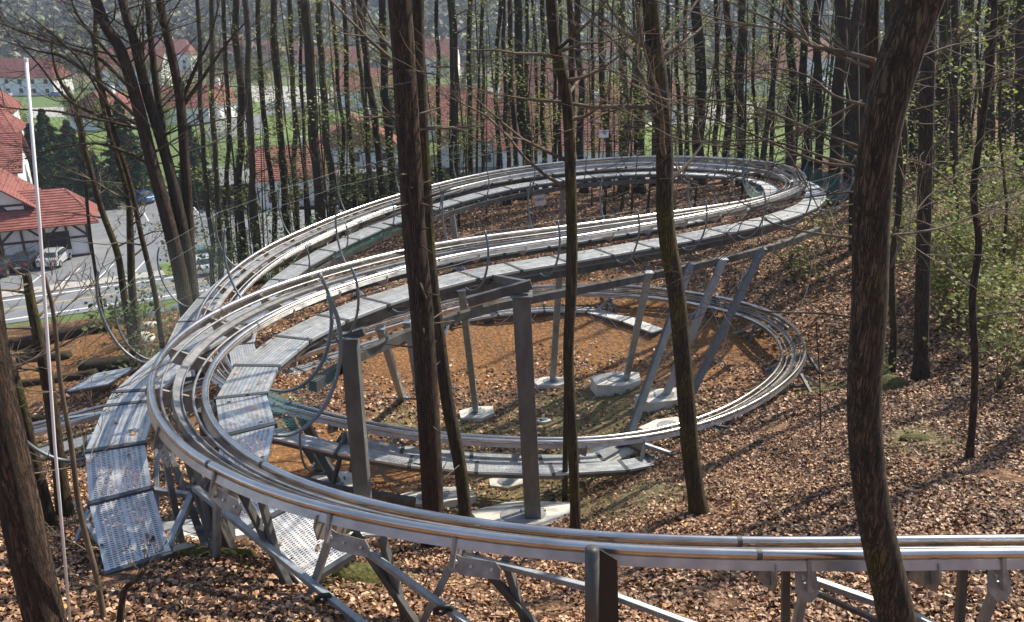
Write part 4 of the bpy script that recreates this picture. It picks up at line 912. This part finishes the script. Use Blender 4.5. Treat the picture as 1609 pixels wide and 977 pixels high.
# leaf litter
def litter(n, name, label, size, xr, yr, seed, pw=1.0, lift=.02):
    g = np.random.default_rng(seed); m = int(n*3)
    x = g.uniform(*xr, m); y = yr[0]+(yr[1]-yr[0])*g.uniform(0, 1, m)**pw
    keep = (np.abs(x) < y*.75+3) & (g.uniform(0, 1, m) > np.maximum(soil_mask(x, y)*1.12, moss_mask(x, y)*.9)); x, y = x[keep][:n], y[keep][:n]
    z = height(x, y); e = .05; nxv = -(height(x+e, y)-z)/e; nyv = -(height(x, y+e)-z)/e
    nr = np.stack([nxv, nyv, np.ones_like(z)], -1)
    c = np.stack([x, y, z+g.uniform(0, lift, len(x))+.008], -1)
    o = scatter(c, g, len(x), size, M_litter, name, None, nrm=nr, shape='curl'); kind(o, 'stuff'); o['label'] = label; o['category'] = 'leaves'
litter(190000, 'leaf_litter', 'dry brown fallen leaves covering the near slope', .058, (-12, 16), (4.2, 16), 11, 1.3)
litter(130000, 'leaf_litter', 'dry brown fallen leaves covering the farther slope', .095, (-14, 30), (15, 42), 12, 1.5)
pc = []; g = np.random.default_rng(9); rr = random.Random(9)
for pth_, cnt_ in ((inner, 110), (outer, 90)):
    for k in range(cnt_):
        j = rr.randint(0, len(pth_)-2); t = rr.random(); p = pth_[j][0].lerp(pth_[j+1][0], t)+pth_[j][1]*rr.choice((-1, 1))*rr.uniform(.05, .28)+Vector((0, 0, .012)); pc.append(tuple(p))
o = scatter(np.array(pc), g, len(pc), .055, M_litter, 'windblown_leaves', None, 2.5, 'curl'); kind(o, 'stuff'); o['label'] = 'few dry leaves caught on the perforated walkways'; o['category'] = 'leaves'
# fallen twigs
mb = MB(); g = random.Random(3)
for k in range(420):
    y = g.uniform(4.5, 30); x = g.uniform(-.65*y, .7*y); z = gz(x, y); a = g.uniform(0, 6.28); l = g.uniform(.15, .7)
    p = Vector((x, y, z+.03)); q = Vector((x+math.cos(a)*l, y+math.sin(a)*l, gz(x+math.cos(a)*l, y+math.sin(a)*l)+.05)); mb.tube([p, (p+q)/2+Vector((0, 0, .04)), q], [.008, .006, .003], 3, cap=False)
o = kind(mb.build('fallen_twigs', M_twig), 'stuff'); o['label'] = 'small fallen twigs scattered in the leaves'; o['category'] = 'twigs'
# ------------------------------------------------------------------ white pole and signs
pbz = D(100, 990, 5.2); root = wthing('white_pole', 'tall thin white pole leaning slightly in front of the parking lot', 'pole', None, pbz)
mb = MB(); a = Vector(pbz); a.z = gz(a.x, a.y)-.1; mb.tube([a, Yp(86, 700, pbz.y), Yp(62, 350, pbz.y), Yp(41, 95, pbz.y)], .009, 10); mb.smooth = True; mb.build('shaft', M_white, root)
mb = MB(); mb.tube([Yp(41, 96, pbz.y), Yp(40.6, 91, pbz.y)], .0105, 10); mb.build('tip', M_white, root); fix(root)
def glyphs(mb, rows, origin, ux, uy, cell, nrm):
    for j, row in enumerate(rows):
        for i, ch in enumerate(row):
            if ch == '#': mb.frame_box(origin+ux*(i+.5)*cell-uy*(j+.5)*cell+nrm*.004, ux*cell*.5, uy*cell*.5, nrm*.003)
def sign(px, py, d, w, h, rows, label, header=False, tilt=0, ox=0, oy=0, cell=.02):
    c = D(px, py, d); root = wthing('sign', label, 'sign', None, c)
    ux = Vector((math.cos(tilt), 0, math.sin(tilt))); uy = Vector((-math.sin(tilt), 0, math.cos(tilt))); nrm = Vector((0, -1, 0))
    mb = MB(); mb.frame_box(c, ux*w/2, uy*h/2, nrm*.006); mb.build('board', M_white, root)
    mb = MB(); glyphs(mb, rows, c+ux*ox+uy*oy+nrm*.006, ux, uy, cell, nrm); mb.build('lettering', mat('sign_ink', (.07, .06, .10), .6), root)
    mb = MB()
    for s_ in (-1, 1): mb.beam(c+ux*s_*w*.4+uy*h*.5, c+ux*s_*w*.4+uy*(h*.5+.12), .015)
    mb.build('hanger', M_wire, root)
    if header:
        mb = MB(); mb.frame_box(c+uy*h*.40+nrm*.01, ux*w*.46, uy*h*.06, nrm*.006); mb.build('header_bar', mat('sign_grey', (.35, .35, .33), .6), root)
    fix(root)
sign(848, 313, 31.0, .42, .50, ['#  ### ### #  # ###', '#  #   # # ## #  # ', '#  ##  # # # ##  # ', '#  #   # # #  #  # ', '#  ### ### #  #  # '], 'small white sign hanging under the middle track behind the thin centre tree', True, R(8), -.17, .04, .018)
sign(949, 210, 32.5, .38, .30, [' ## ##', '#  # #', ' # ## ', ' # # #', '   ## '], 'small white sign on a tree left of the mossy S bent tree', False, 0, -.07, .10, .028)
# ------------------------------------------------------------------ the town in the valley
def zsheet(name, pts, z, m, thick=None):
    mb = MB(); mb.poly([Vector((p[0], p[1], z)) for p in pts]); o = mb.build(name, m); kind(o, 'structure'); return o
M_asph = mat('asphalt', rough=.9, build=noisy([(.3, (.15, .16, .17)), (.7, (.21, .22, .23))], .6, 8, .1, .01))
M_pave = mat('pavement', rough=.9, build=noisy([(.3, (.34, .32, .29)), (.7, (.45, .43, .39))], 1.5, 6, .1, .01))
M_lawn = mat('lawn', rough=.95, build=noisy([(.3, (.09, .14, .025)), (.7, (.17, .24, .055))], .5, 8, .3, .05))
M_yel = mat('road_paint_yellow', (.50, .36, .12), .8)
M_line = mat('road_paint_white', (.75, .75, .73), .7)
F0 = FLOOR
def fl(px, py): v = Zp(px, py, F0); return (v.x, v.y)
def ext(a, b, t): return (a[0]+(b[0]-a[0])*t, a[1]+(b[1]-a[1])*t)
A0, A1 = fl(0, 502), fl(250, 465); B0, B1 = fl(0, 470), fl(170, 441)
def line_strip(p, q, w, z, name, m, t0=0, t1=1):
    a = ext(p, q, t0); b = ext(p, q, t1); d = Vector((b[0]-a[0], b[1]-a[1], 0)).normalized(); n = Vector((-d.y, d.x, 0))*w/2
    return zsheet(name, [(a[0]-n.x, a[1]-n.y), (b[0]-n.x, b[1]-n.y), (b[0]+n.x, b[1]+n.y), (a[0]+n.x, a[1]+n.y)], z, m)
rm = fl(60, 487)
dv = Vector((A1[0]-A0[0], A1[1]-A0[1], 0)).normalized(); nv = Vector((-dv.y, dv.x, 0))
c0 = Vector((A0[0], A0[1], 0))
def rp(s, t): v = c0+dv*s+nv*t; return (v.x, v.y)
roadw = (Vector((*B0, 0))-c0).dot(nv)
zsheet('road', [rp(-60, -1.5), rp(90, -1.5), rp(90, roadw), rp(-60, roadw)], F0+.05, M_asph)
zsheet('road_yellow_line', [rp(-60, roadw*.40), rp(90, roadw*.40), rp(90, roadw*.40+.2), rp(-60, roadw*.40+.2)], F0+.058, M_yel)
zsheet('road_edge_line', [rp(-60, roadw-.9), rp(90, roadw-.9), rp(90, roadw-.65), rp(-60, roadw-.65)], F0+.058, M_line)
zsheet('road_edge_line', [rp(-60, -.6), rp(90, -.6), rp(90, -.35), rp(-60, -.35)], F0+.058, M_line)
mb = MB(); a = Vector((*rp(15, roadw+.9), F0+.07)); mb.frame_box(a, dv*75, nv*.9, Vector((0, 0, .08))); kind(mb.build('pavement', M_pave), 'structure')
park = [rp(-40, roadw+1.8), rp(60, roadw+1.8), rp(60, roadw+42), rp(-40, roadw+42)]
zsheet('parking_lot', park, F0+.045, M_asph)
for k in range(9):
    p = rp(1.5+k*2.9, roadw+1.9); q = rp(3.2+k*2.9, roadw+6.6); line_strip(p, q, .14, F0+.055, 'parking_line', M_line)
for k in range(8):
    p = fl(130+k*2, 380); a_ = rp(14+k*2.9, roadw+24); b_ = rp(14+k*2.9, roadw+29); line_strip(a_, b_, .14, F0+.055, 'parking_line', M_line)
for pg, h in (([(250,418),(300,400),(290,425),(262,436)], .05),):
    mb = MB(); mb.poly([Vector((*fl(*p), F0+.16)) for p in pg][::-1]); kind(mb.build('kerb_island', M_lawn), 'structure')
for nm, pg, m, z in (('lawn', [(60,240),(210,240),(220,170),(50,175)], M_lawn, .05), ('lawn', [(340,190),(410,190),(410,150),(350,152)], M_lawn, .05), ('lawn', [(400,225),(520,215),(520,185),(400,190)], M_lawn, .05), ('lawn', [(900,235),(1080,235),(1080,190),(900,190)], M_lawn, .05),
     ('lane', [(40,186),(100,184),(100,168),(45,170)], M_pave, .07), ('lane', [(320,222),(420,210),(420,178),(330,190)], M_asph, .07), ('street', [(300,330),(1300,330),(1300,262),(300,262)], M_asph, .045), ('street', [(400,180),(1400,140),(1400,118),(400,150)], M_asph, .045),
     ('lawn', [(1100,260),(1300,255),(1300,180),(1120,190)], M_lawn, .04), ('lane', [(380,160),(600,160),(600,138),(380,135)], M_pave, .055), ('lane', [(1000,200),(1200,190),(1200,160),(1000,165)], M_pave, .06)):
    zsheet(nm, [fl(*p) for p in pg], F0+z, m)
M_wall = mat('white_render', rough=.85, build=noisy([(.3, (.66, .66, .66)), (.7, (.80, .79, .77))], .8, 6, .1, .01))
def tile_fn(nt, b):
    v = coords(nt, (1, 1, 1)); w = nd(nt, 'ShaderNodeTexWave', Scale=1.6, Distortion=.6, Detail=2.); w.bands_direction = 'Z'; nt.links.new(v, w.inputs['Vector'])
    n = nd(nt, 'ShaderNodeTexNoise', Scale=1.4, Detail=8., Roughness=.75); nt.links.new(v, n.inputs['Vector'])
    nt.links.new(ramp(nt, n.outputs[0], [(.3, (.14, .045, .035)), (.5, (.27, .085, .065)), (.75, (.38, .17, .14))]), b.inputs['Base Color']); bump(nt, b, w.outputs[0], 1., .12)
M_tile = mat('red_roof_tiles', rough=.8, build=tile_fn)
M_timber = mat('dark_timber', (.05, .028, .02), .8)
M_pane = mat('window_glass', (.03, .04, .05), .12)
M_frame = mat('window_frame', (.12, .07, .05), .7)
def house(px, py, w, l, eave, ridge, rz, label, ridge_axis='x', hip=0, win=3, timber=False, storeys=1, over=.6, base=None, group='white houses with red roofs', chimney=False, opening=None, name='house'):
    g0 = base if base is not None else Zp(px, py, F0)
    root = thing(name, label, 'house', (g0.x, g0.y, g0.z), group); root.rotation_euler = (0, 0, rz)
    if ridge_axis == 'y': W_, L_ = w, l
    hw, hl = w/2, l/2
    # wall body with gables; y runs from 0 (front) to l
    mb = MB()
    def V(x, y, z): return Vector((x, y, z))
    mb.quad(V(-hw, 0, -.5), V(hw, 0, -.5), V(hw, 0, eave), V(-hw, 0, eave)); mb.quad(V(hw, l, -.5), V(-hw, l, -.5), V(-hw, l, eave), V(hw, l, eave))
    mb.quad(V(hw, 0, -.5), V(hw, l, -.5), V(hw, l, eave), V(hw, 0, eave)); mb.quad(V(-hw, l, -.5), V(-hw, 0, -.5), V(-hw, 0, eave), V(-hw, l, eave))
    if ridge_axis == 'x' and not hip:
        for s_ in (-1, 1): mb.poly([V(s_*hw, 0, eave), V(s_*hw, l, eave), V(s_*hw, hl, ridge)])
    if ridge_axis == 'y' and not hip:
        for yy in (0, l): mb.poly([V(-hw, yy, eave), V(hw, yy, eave), V(0, yy, ridge)])
    mb.build('wall', M_wall, root)
    t = .14; mb = MB(); sl_ = (ridge-eave)
    def slab(pts):
        n = (pts[1]-pts[0]).cross(pts[2]-pts[0]).normalized()
        if n.z < 0: n = -n; pts = pts[::-1]
        up = [p+n*t for p in pts]; m = len(pts); mb.poly(up); mb.poly(pts[::-1])
        for k in range(m): mb.quad(pts[k], pts[(k+1) % m], up[(k+1) % m], up[k])
    if ridge_axis == 'x':
        dz = sl_*over/hl; h_ = hip
        slab([V(-hw-over, -over, eave-dz), V(hw+over, -over, eave-dz), V(hw+over-h_-(over if h_ else 0), hl, ridge), V(-hw-over+h_+(over if h_ else 0), hl, ridge)])
        slab([V(-hw-over, l+over, eave-dz), V(hw+over, l+over, eave-dz), V(hw+over-h_-(over if h_ else 0), hl, ridge), V(-hw-over+h_+(over if h_ else 0), hl, ridge)])
        if h_:
            for s_ in (-1, 1): slab([V(s_*(hw+over), -over, eave-dz), V(s_*(hw+over), l+over, eave-dz), V(s_*(hw-h_), hl, ridge)])
    else:
        dz = sl_*over/hw
        for s_ in (-1, 1): slab([V(s_*(hw+over), -over, eave-dz), V(s_*(hw+over), l+over, eave-dz), V(0, l+over-hip, ridge), V(0, -over+hip, ridge)])
        if hip:
            slab([V(-hw-over, -over, eave-dz), V(hw+over, -over, eave-dz), V(0, -over+hip, ridge)]); slab([V(-hw-over, l+over, eave-dz), V(hw+over, l+over, eave-dz), V(0, l+over-hip, ridge)])
    ro = mb.build('roof', M_tile, root)
    if chimney: mb = MB(); mb.box((hw*.4, hl, ridge+.3), (.8, .8, 1.6)); mb.build('chimney', M_wall, ro)
    for f in range(storeys):
        for k in range(win):
            x = -hw+w*(k+.5)/win; zc_ = 1.5+f*2.8
            if zc_ > eave-.7: continue
            if opening and f == 0 and abs(x-opening[0]) < opening[1]/2+.6: continue
            mb = MB(); mb.box((x, -.02, zc_), (1.25, .08, 1.35)); fr = mb.build('window', M_frame, root)
            mb = MB(); mb.box((x, -.045, zc_), (1.0, .06, 1.1)); mb.build('pane', M_pane, fr)
    for k in range(max(1, int(l/4))):
        y = l*(k+.5)/max(1, int(l/4))
        for s_ in (-1, 1):
            mb = MB(); mb.box((s_*(hw+.02), y, 1.5), (.08, 1.1, 1.3)); fr = mb.build('window', M_frame, root); mb = MB(); mb.box((s_*(hw+.045), y, 1.5), (.06, .9, 1.1)); mb.build('pane', M_pane, fr)
    if opening:
        mb = MB(); mb.box((opening[0], -.03, 1.35), (opening[1], .1, 2.7)); mb.build('garage_opening', mat('dark_opening', (.02, .02, .02), .9), root)
    if timber:
        mb = MB(); y = -.05; bw = .2
        def tb(x0, z0, x1, z1): mb.beam(V(x0, y, z0), V(x1, y, z1), .1, bw, (0, 1, 0)) if False else mb.frame_box(V((x0+x1)/2, y, (z0+z1)/2), (V(x1, 0, z1)-V(x0, 0, z0))/2, V(0, .05, 0), (V(x1, 0, z1)-V(x0, 0, z0)).cross(V(0, 1, 0)).normalized()*bw/2)
        tb(-hw, .15, hw, .15); tb(-hw, eave*.5, hw, eave*.5); tb(-hw, eave-.2, hw, eave-.2)
        n = int(w/1.9)
        for k in range(n+1):
            x = -hw+w*k/n; x = min(max(x, -hw+.1), hw-.1); y = -.055; tb(x, 0, x, eave-.1)
        for k in range(n):
            x0 = -hw+w*k/n; x1 = -hw+w*(k+1)/n; y = -.045
            if k % 2 == 0: tb(x0, eave*.5, x1, eave-.2)
            else: tb(x0, eave-.2, x1, eave*.5)
            if k % 3 == 1 and not opening: tb(x0, .2, x1, eave*.5)
        if ridge_axis == 'y':
            y = -.05; tb(-hw*.55, eave+sl_*.42, hw*.55, eave+sl_*.42); tb(0, eave, 0, ridge-.2); tb(-hw*.4, eave, 0, eave+sl_*.5); tb(hw*.4, eave, 0, eave+sl_*.5)
        mb.build('timber_framing', M_timber, root)
    return root
# the timbered inn at the left edge, in four joined wings
house(78, 408, 7.6, 7, 4.0, 6.2, R(27), 'low timbered wing of the inn with red roof, the silver car before it', 'x', 1.6, 0, True, over=1.0, group='half timbered wings of the inn', opening=(.9, 2.4), name='inn_wing')
house(-20, 414, 8.4, 9, 5.6, 8.8, R(27), 'gabled front wing of the inn with timber bracing over a dark opening', 'y', 0, 3, True, 2, over=.8, group='half timbered wings of the inn', opening=(1.2, 4.2), name='inn_wing')
house(-55, 358, 12.5, 10, 6.2, 9.6, R(24), 'middle wing of the inn, its dark red roof right behind the gable', 'x', 0, 3, False, 2, group='half timbered wings of the inn', name='inn_wing')
house(-68, 330, 15, 11, 9.0, 11.6, R(24), 'rear wing of the inn with white wall above the middle roof', 'x', 1.5, 3, False, 3, group='half timbered wings of the inn', name='inn_wing')
house(-78, 305, 17, 12, 10.6, 14.0, R(24), 'farthest inn wing with the highest red roof at the left edge', 'x', 2, 3, False, 4, group='half timbered wings of the inn', name='inn_wing')
for a in ((142,205,11,12,3.6,7.8,R(-14),'white bungalow with a hipped red roof on the lawn behind the conifers','y',3.0,2), (268,196,17,10,4.2,8.0,R(14),'long white house with red roof right of the bungalow on the lawn','x',0,4),
          (205,192,7,9,3.0,6.0,R(5),'small white annex with red hipped roof behind the many stemmed tree','x',2.5,1), (320,188,9,11,4,8,R(-10),'white gabled house with red roof right of the many stemmed tree','y',0,2),
          (35,150,22,10,6,11,R(-6),'long two storey white house with red roof at top left','x',2,5), (205,140,22,12,7,13,R(4),'white two storey house with red roof behind the many stemmed tree','x',0,5),
          (395,108,46,12,7,13,R(-4),'row of white houses with a long red roof at the top left of centre','x',0,9), (250,112,30,12,8,14,R(4),'distant white house with red roof above the others at left','x',3,5),
          (470,325,9,9,4.0,7,R(24),'white house with red roof seen between trunks below left of centre','x',0,3), (560,262,13,10,3.6,7.5,R(10),'red roofed house glimpsed between trunks left of the spruce','y',2,3),
          (668,120,26,14,8,15,R(-5),'white house with red roof right behind the spruce top','x',0,4), (812,95,26,12,9,17,R(8),'tall white house with red roof top centre','x',3,4), (860,190,22,14,6,13,R(-12),'house with a big red roof behind the thin centre tree','x',0,4),
          (790,262,20,14,4.5,10,R(6),'wide red roofed house low between trunks right of the spruce','x',0,4), (890,285,20,14,5,11,R(-4),'large pinkish red roof close behind the far track','x',0,5), (960,112,24,12,8,15,R(-6),'white house with red roof left of the mossy tree top','x',2,4),
          (1085,88,40,14,8,18,R(6),'large pink roofed building at the top right of centre','x',4,6), (1190,150,26,12,6,12,R(-10),'white building with red roof among the right trunks','x',0,4), (1180,95,34,12,8,15,R(4),'far white building above right of centre','x',0,6),
          (1020,190,20,12,4,9,R(4),'low white house with red roof behind the mossy S bent tree','x',2,3), (700,220,18,12,5,10,R(-8),'white house with red roof right of the spruce at mid height','x',2,3), (590,170,20,12,5,10,R(10),'white house with red roof left of the spruce top','x',0,3), (520,120,28,12,6,12,R(-2),'long white house with red roof at top between thick trunks','x',0,5),
          (1260,120,30,14,8,15,R(8),'white building with red roof at upper right behind the pines','x',3,5)):
    house(*a[:7], a[7], a[8], a[9], a[10], storeys=2 if a[4] > 5.4 else 1, chimney=(int(a[0]) % 2 == 0))
# cars
def car_mesh(colour, key):
    """returns body/glass/wheel/light meshes of a hatchback, front towards +Y"""
    prof = [(-2.15, .35), (-2.2, .85), (-2.05, 1.0), (-1.75, 1.05), (-1.2, 1.48), (-.2, 1.56), (.55, 1.5), (1.25, 1.02), (2.05, .88), (2.2, .6), (2.15, .32)]
    mb = MB(); n = len(prof)
    def hw(z): return .90 if z < 1.06 else .90-(z-1.06)*.5
    for s_ in (-1, 1): mb.poly([Vector((s_*hw(z), y, z)) for y, z in (prof if s_ > 0 else prof[::-1])])
    for k in range(n):
        (y0, z0), (y1, z1) = prof[k], prof[(k+1) % n]
        mb.quad(Vector((-hw(z0), y0, z0)), Vector((hw(z0), y0, z0)), Vector((hw(z1), y1, z1)), Vector((-hw(z1), y1, z1)))
    return mb
def car(px, py, rz, colour, label, key):
    g0 = Zp(px, py, F0+.05); root = thing('parked_car', label, 'car', g0, 'cars parked in the valley'); root.rotation_euler = (0, 0, rz)
    pm = mat('car_paint_'+key, colour, .25, .3); pm.node_tree.nodes['Principled BSDF'].inputs['Coat Weight'].default_value = .6
    car_mesh(colour, key).build('body', pm, root, bevel=.05)
    mb = MB()
    for s_ in (-1, 1): mb.poly([Vector((s_*(.905-(z-1.06)*.5 if z > 1.06 else .905), y, z)) for y, z in ((-1.55, 1.1), (-1.12, 1.42), (.5, 1.42), (1.05, 1.1))])
    mb.poly([Vector((x, y, z)) for x, y, z in ((-.78, -1.73, 1.09), (.78, -1.73, 1.09), (.66, -1.27, 1.45), (-.66, -1.27, 1.45))]); mb.poly([Vector((x, y, z)) for x, y, z in ((-.80, 1.20, 1.09), (.80, 1.20, 1.09), (.68, .66, 1.46), (-.68, .66, 1.46))])
    mb.build('window_glass', M_pane, root)
    for sx in (-1, 1):
        for yy in (-1.35, 1.35):
            mb = MB(); mb.tube([Vector((sx*.72, yy, .33)), Vector((sx*.94, yy, .33))], .34, 16); w = mb.build('wheel', M_rubber, root)
            mb = MB(); mb.tube([Vector((sx*.935, yy, .33)), Vector((sx*.95, yy, .33))], .2, 12); mb.build('rim', M_wire, w)
        mb = MB(); mb.box((sx*.70, -2.17, .85), (.3, .08, .18)); mb.build('tail_light', mat('tail_light', (.45, .02, .02), .3), root)
        mb = MB(); mb.box((sx*.66, 2.12, .75), (.36, .12, .16)); mb.build('headlight', mat('headlight', (.8, .8, .8), .2), root)
    mb = MB(); mb.box((0, -2.19, .6), (.5, .03, .14)); mb.build('number_plate', M_white, root)
for a in ((44,420,R(10),(.02,.025,.035),'dark blue pickup like car parked at the inn, left of the silver one','navy'), (88,414,R(10),(.55,.57,.6),'silver car parked outside the inn wall','silver'),
          (6,428,R(10),(.03,.03,.03),'black car half hidden at the left edge by the inn','black'), (220,318,R(70),(.04,.16,.42),'bright blue car at the far end of the parking lot','blue'),
          (125,325,R(60),(.35,.4,.42),'grey car beside the conifers at the back of the parking lot','grey'), (88,152,R(70),(.03,.13,.45),'blue car by the top left house','cobalt'), (8,152,R(80),(.4,.55,.7),'light blue car at the top left edge','sky'),
          (320,425,R(30),(.6,.62,.64),'white silver car seen through the net left of the middle track','white'), (322,412,R(-60),(.10,.22,.25),'dark teal car behind the white silver one','teal'), (168,165,R(70),(.7,.7,.7),'white car behind the bungalow','pearl'),
          (440,170,R(80),(.6,.6,.62),'pale car on the far lane left of centre','pale'), (480,175,R(80),(.05,.06,.07),'dark car on the far lane left of centre','ink'), (925,88,R(80),(.03,.12,.3),'blue car at the top behind the centre trunks','deep'), (865,205,R(85),(.8,.8,.8),'white car by the big red roof behind the thin centre tree','snow'),
          (1160,190,R(85),(.8,.8,.8),'white van like car among right trunks','cream'), (560,140,R(80),(.4,.05,.05),'small red car far behind the trunks','red')):
    car(*a)
# conifers in the valley
def conifer(px, py, h, w, label, seed, base=None):
    c = Zp(px, py, F0); root = wthing('conifer_tree', label, 'tree', 'dark conifers by the parking lot', c); mb = MB(); mb.tube([c-Vector((0, 0, .2)), c+Vector((0, 0, h*.6)), c+Vector((0, 0, h))], [.22, .12, .02], 7); mb.build('trunk', M_bark, root)
    g = np.random.default_rng(seed); n = 11000; t = g.uniform(0, 1, n)**.75; z = h*(.06+.94*(1-t)); 
    an = g.uniform(0, 6.283, n); lay = .75+.25*np.cos(z*6+np.sin(an*3)*1.4); lob = 1+.22*np.sin(an*5+seed)+.12*np.sin(an*9+z*2)
    rad_ = w*.5*(t*.96+.04)*lay*lob*np.sqrt(g.uniform(.25, 1, n)); cc = np.stack([c.x+np.cos(an)*rad_, c.y+np.sin(an)*rad_, c.z+z-rad_*.18], -1)
    scatter(cc, g, n, .5, M_needle, 'foliage', root, .3); fix(root)
for a in ((92,312,11.5,8.5,'dark conifer nearest to the inn roof',1), (128,322,10.5,9,'broad dark conifer in the middle of the conifer row',2), (158,326,7,6.5,'lower yellow green conifer in front of the row',3), (208,312,12.5,9,'tall dark conifer at the right of the row by the many stemmed tree',4), (66,300,9,7,'conifer half hidden behind the white pole',5),
          (310,300,9,6,'conifer right of the many stemmed tree by the street',6), (620,230,10,7,'conifer behind the spruce trunk in the valley',7), (740,130,12,9,'dark conifer beside the far houses right of the spruce',8), (1225,190,12,8,'conifer among the right trunks in the valley',9), (930,130,11,8,'conifer near the far blue car',10)):
    conifer(*a)
# valley trees with first leaves, each on its own
mbp = []
for k in range(8):
    mb = MB(); rr = random.Random(900+k); tips = []
    mb.tube([Vector((0, 0, -.3)), Vector((.1, 0, 3)), Vector((.2, .1, 6))], [.2, .15, .06], 6)
    for q in range(9):
        an = rr.uniform(0, 6.28); limb(mb, Vector((.1, 0, rr.uniform(2, 5.5))), Vector((math.cos(an), math.sin(an), rr.uniform(.6, 1.6))), rr.uniform(2, 4), .07, 2, rr, 3, .2, 3, tips=tips)
    tr = mb.build('trunk', M_barkpale, None); lf = leaves(tips, 900, .30, .45, 900+k, M_spring if k % 2 == 0 else leafc('bud_haze', [(0, (.12, .10, .05)), (1, (.26, .24, .12))]), 'crown', None)
    mbp.append((tr.data, lf.data)); bpy.data.objects.remove(tr); bpy.data.objects.remove(lf)
for k in range(90):
    y = rnd.uniform(115, 400); x = rnd.uniform(-.66, .45)*y; s = rnd.uniform(.8, 1.5)
    root = thing('valley_tree', ('budding tree with pale green crown among the valley houses' if k % 2 == 0 else 'budding tree with brownish crown among the valley houses'), 'tree', (x, y, gz(x, y)), 'budding trees among the valley houses'); root.rotation_euler = (0, 0, rnd.uniform(0, 6.28)); root.scale = (s, s, s)
    td, ld = mbp[k % 8]
    for nm, dt in (('trunk', td), ('crown', ld)): o = bpy.data.objects.new(nm, dt); COL.objects.link(o); o.parent = root
# far-off wood on the hills, one mass
g = np.random.default_rng(77); n = 26000; y = g.uniform(380, 1300, n*2); x = g.uniform(-.85, .8, n*2)*y; k_ = (np.hypot(x*.8, y) > 410); x, y = x[k_][:n], y[k_][:n]; z = height(x, y)
rep = 5; cx_ = np.repeat(x, rep)+g.normal(0, 2.2, len(x)*rep); cy_ = np.repeat(y, rep)+g.normal(0, 2.2, len(x)*rep); cz_ = np.repeat(z, rep)+g.uniform(1, 11, len(x)*rep)
M_far = leafc('far_wood', [(0, (.05, .045, .035)), (.5, (.11, .095, .07)), (.8, (.14, .15, .06)), (1, (.20, .22, .08))], False)
o = scatter(np.stack([cx_, cy_, cz_], -1), g, len(cx_), 4.2, M_far, 'far_wood', None, .2); kind(o, 'stuff'); o['label'] = 'bare and budding wood covering the hills beyond the town'; o['category'] = 'wood'
# ------------------------------------------------------------------ air
mb = MB(); mb.box((0, 1700, 230), (5400, 3700, 560)); hz = mb.build('haze', bpy.data.materials.new('haze')); hm = hz.data.materials[0]; hm.use_nodes = True; nt = hm.node_tree
nt.nodes.remove(nt.nodes['Principled BSDF']); pv = nt.nodes.new('ShaderNodeVolumePrincipled'); pv.inputs['Density'].default_value = .0004; pv.inputs['Color'].default_value = (.70, .82, 1, 1)
nt.links.new(pv.outputs[0], nt.nodes['Material Output'].inputs['Volume']); kind(hz, 'stuff'); hz['label'] = 'thin blue air over the valley'; hz['category'] = 'haze'
